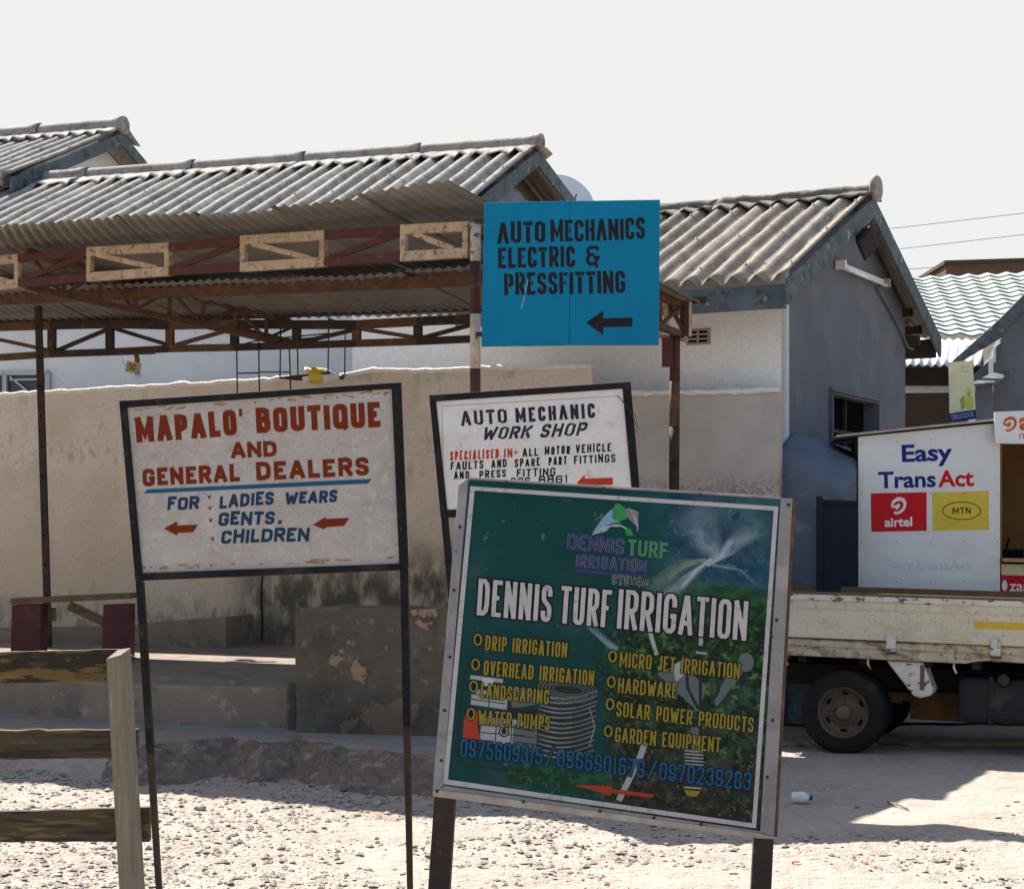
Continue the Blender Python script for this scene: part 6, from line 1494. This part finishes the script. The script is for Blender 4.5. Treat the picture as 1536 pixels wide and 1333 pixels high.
m = MB(); m.prism([P(x, y, Yg-.4) if y < 1000 else V(P(x, y, Yg-.4).x, Yg-.4, 0) for x, y in [(1464, 1000), (1463, 580), (1489, 577), (1489, 1000)]], (0, .35, 0)); put(m, 'pilaster', M['grey_paint_wall'], bh)
m = MB(); m.prism([P(1455, 580, Yg-.5), P(1490, 578, Yg-.5), P(1516, 563, Yg-.02), P(1488, 563, Yg-.02)], (0, 0, .03)); put(m, 'ledge', M['barge'], bh)
# brick parapet behind
br0 = thing('brick_building', 'dark brick parapet rising behind the white tiled roof', 'building', V(P(1500, 900, 30).x, 30, 0))
q = [P(1419, 397, 30), P(1700, 388, 30)]
m = MB(); m.prism([V(q[0].x, 30, 0), V(q[1].x, 30, 0), q[1], q[0]], (0, 3, 0)); put(m, 'brick_wall', M['brick_dark'], br0)
m = MB(); m.prism([q[0]+V(-.04, -.05, .003), q[1]+V(0, -.05, .003), q[1]+V(0, 3.1, .003), q[0]+V(-.04, 3.1, .003)], (0, 0, .06)); put(m, 'coping', M['dark_wood'], br0)
m = MB(); qa, qb = P(1340, 417, 30.2), P(1418, 414, 30.2); m.prism([V(qa.x, 30.2, 0), V(qb.x, 30.2, 0), qb, qa], (0, 2, 0)); put(m, 'side_wall', M['brick_dark'], br0)
# power lines
for (ya, yb_, yc, lab) in ((348, 342, 320, 'topmost of the three thin overhead wires at upper right'), (378, 374, 352, 'middle one of the three thin overhead wires at upper right'), (409, 405, 392, 'lowest of the three thin overhead wires at upper right')):
    m = MB(); Yl = 40.0; pts_ = [P(1250, ya, Yl), P(1345, yb_, Yl), P(1450, (yb_*.45+yc*.55), Yl), P(1560, yc-3, Yl), P(1900, yc-38, Yl)]; m.tube(pts_, .007, 5)
    tag(put(m, 'power_line', M['cable'], origin=pts_[0]), lab, 'power line', 'overhead wires')

# ------------------------------------------------------------------ litter
p = PZ(1187, 1203, 0); p.z = hgt(p.x, p.y)
lb = thing('plastic_bottle', 'crumpled clear plastic bottle lying on the shaded dirt', 'bottle', p)
m = MB(); a_ = V(1, -.25, .02).normalized(); m.lathe(p+Z*.035, a_, [(0, 0), (.028, .003), (.036, .015), (.033, .04), (.036, .06), (.030, .085), (.014, .105), (.012, .112)], 18)
for v_ in m.bm.verts: v_.co += V(nz(v_.co*30), nz(v_.co*30+V(4, 0, 0)), nz(v_.co*30+V(0, 4, 0)))*.006
put(m, 'bottle_body', M['bottle_clear'], lb)
m = MB(); m.lathe(p+Z*.035, a_, [(0, .108), (.015, .108), (.015, .125), (0, .126)], 14); put(m, 'cap', M['cap_blue'], lb)
m = MB(); s0, s1 = PZ(1332, 1204, 0), PZ(1363, 1217, 0); 
m.tube([V(s0.x, s0.y, hgt(s0.x, s0.y)+.012), V((s0.x+s1.x)/2, (s0.y+s1.y)/2, hgt(s0.x, s0.y)+.02), V(s1.x, s1.y, hgt(s1.x, s1.y)+.012)], [.007, .006, .004], 6); tag(put(m, 'stick', M['old_wood'], origin=s0), 'thin dry stick lying on the sunlit dirt beside the shadow edge', 'stick')
p = PZ(1193, 1295, 0); p.z = hgt(p.x, p.y)+.008; m = MB(); m.prism([p+V(-.02, -.01, 0), p+V(.02, -.014, .004), p+V(.024, .012, .004), p+V(-.016, .014, 0)], (0, 0, .003)); tag(put(m, 'litter_scrap', M['plastic_red'], origin=p), 'small red plastic scrap on the sunlit ground', 'litter')
p = PZ(1196, 1132, 0); p.z = hgt(p.x, p.y)+.01; m = MB(); m.prism([p+V(-.02, -.01, 0), p+V(.02, -.014, .004), p+V(.024, .012, .004), p+V(-.016, .014, 0)], (0, 0, .003)); tag(put(m, 'litter_scrap', M['cap_blue'], origin=p), 'small blue plastic scrap near the truck wheel', 'litter')
p = PZ(432, 1158, 0.02); p.z = hgt(p.x, p.y)+.012; m = MB(); m.prism([p+V(-.05, -.02, 0), p+V(.0, -.035, .012), p+V(.055, 0, .004), p+V(.0, .03, .012)], (0, 0, .002)); tag(put(m, 'fallen_leaf', M['dry_leaf'], origin=p), 'greenish fallen leaf in the rubble below the pavement', 'leaf')
p = PZ(1185, 1087, .0); p.z = 0
m = MB(); m.tube([p+V(-.12, .3, .02), p+V(.04, .3, .09)], [.03, .05], 8); tag(put(m, 'plastic_container', M['bottle_clear'], origin=p+V(0, .3, 0)), 'pale plastic container lying on the ground behind the truck wheel', 'container')
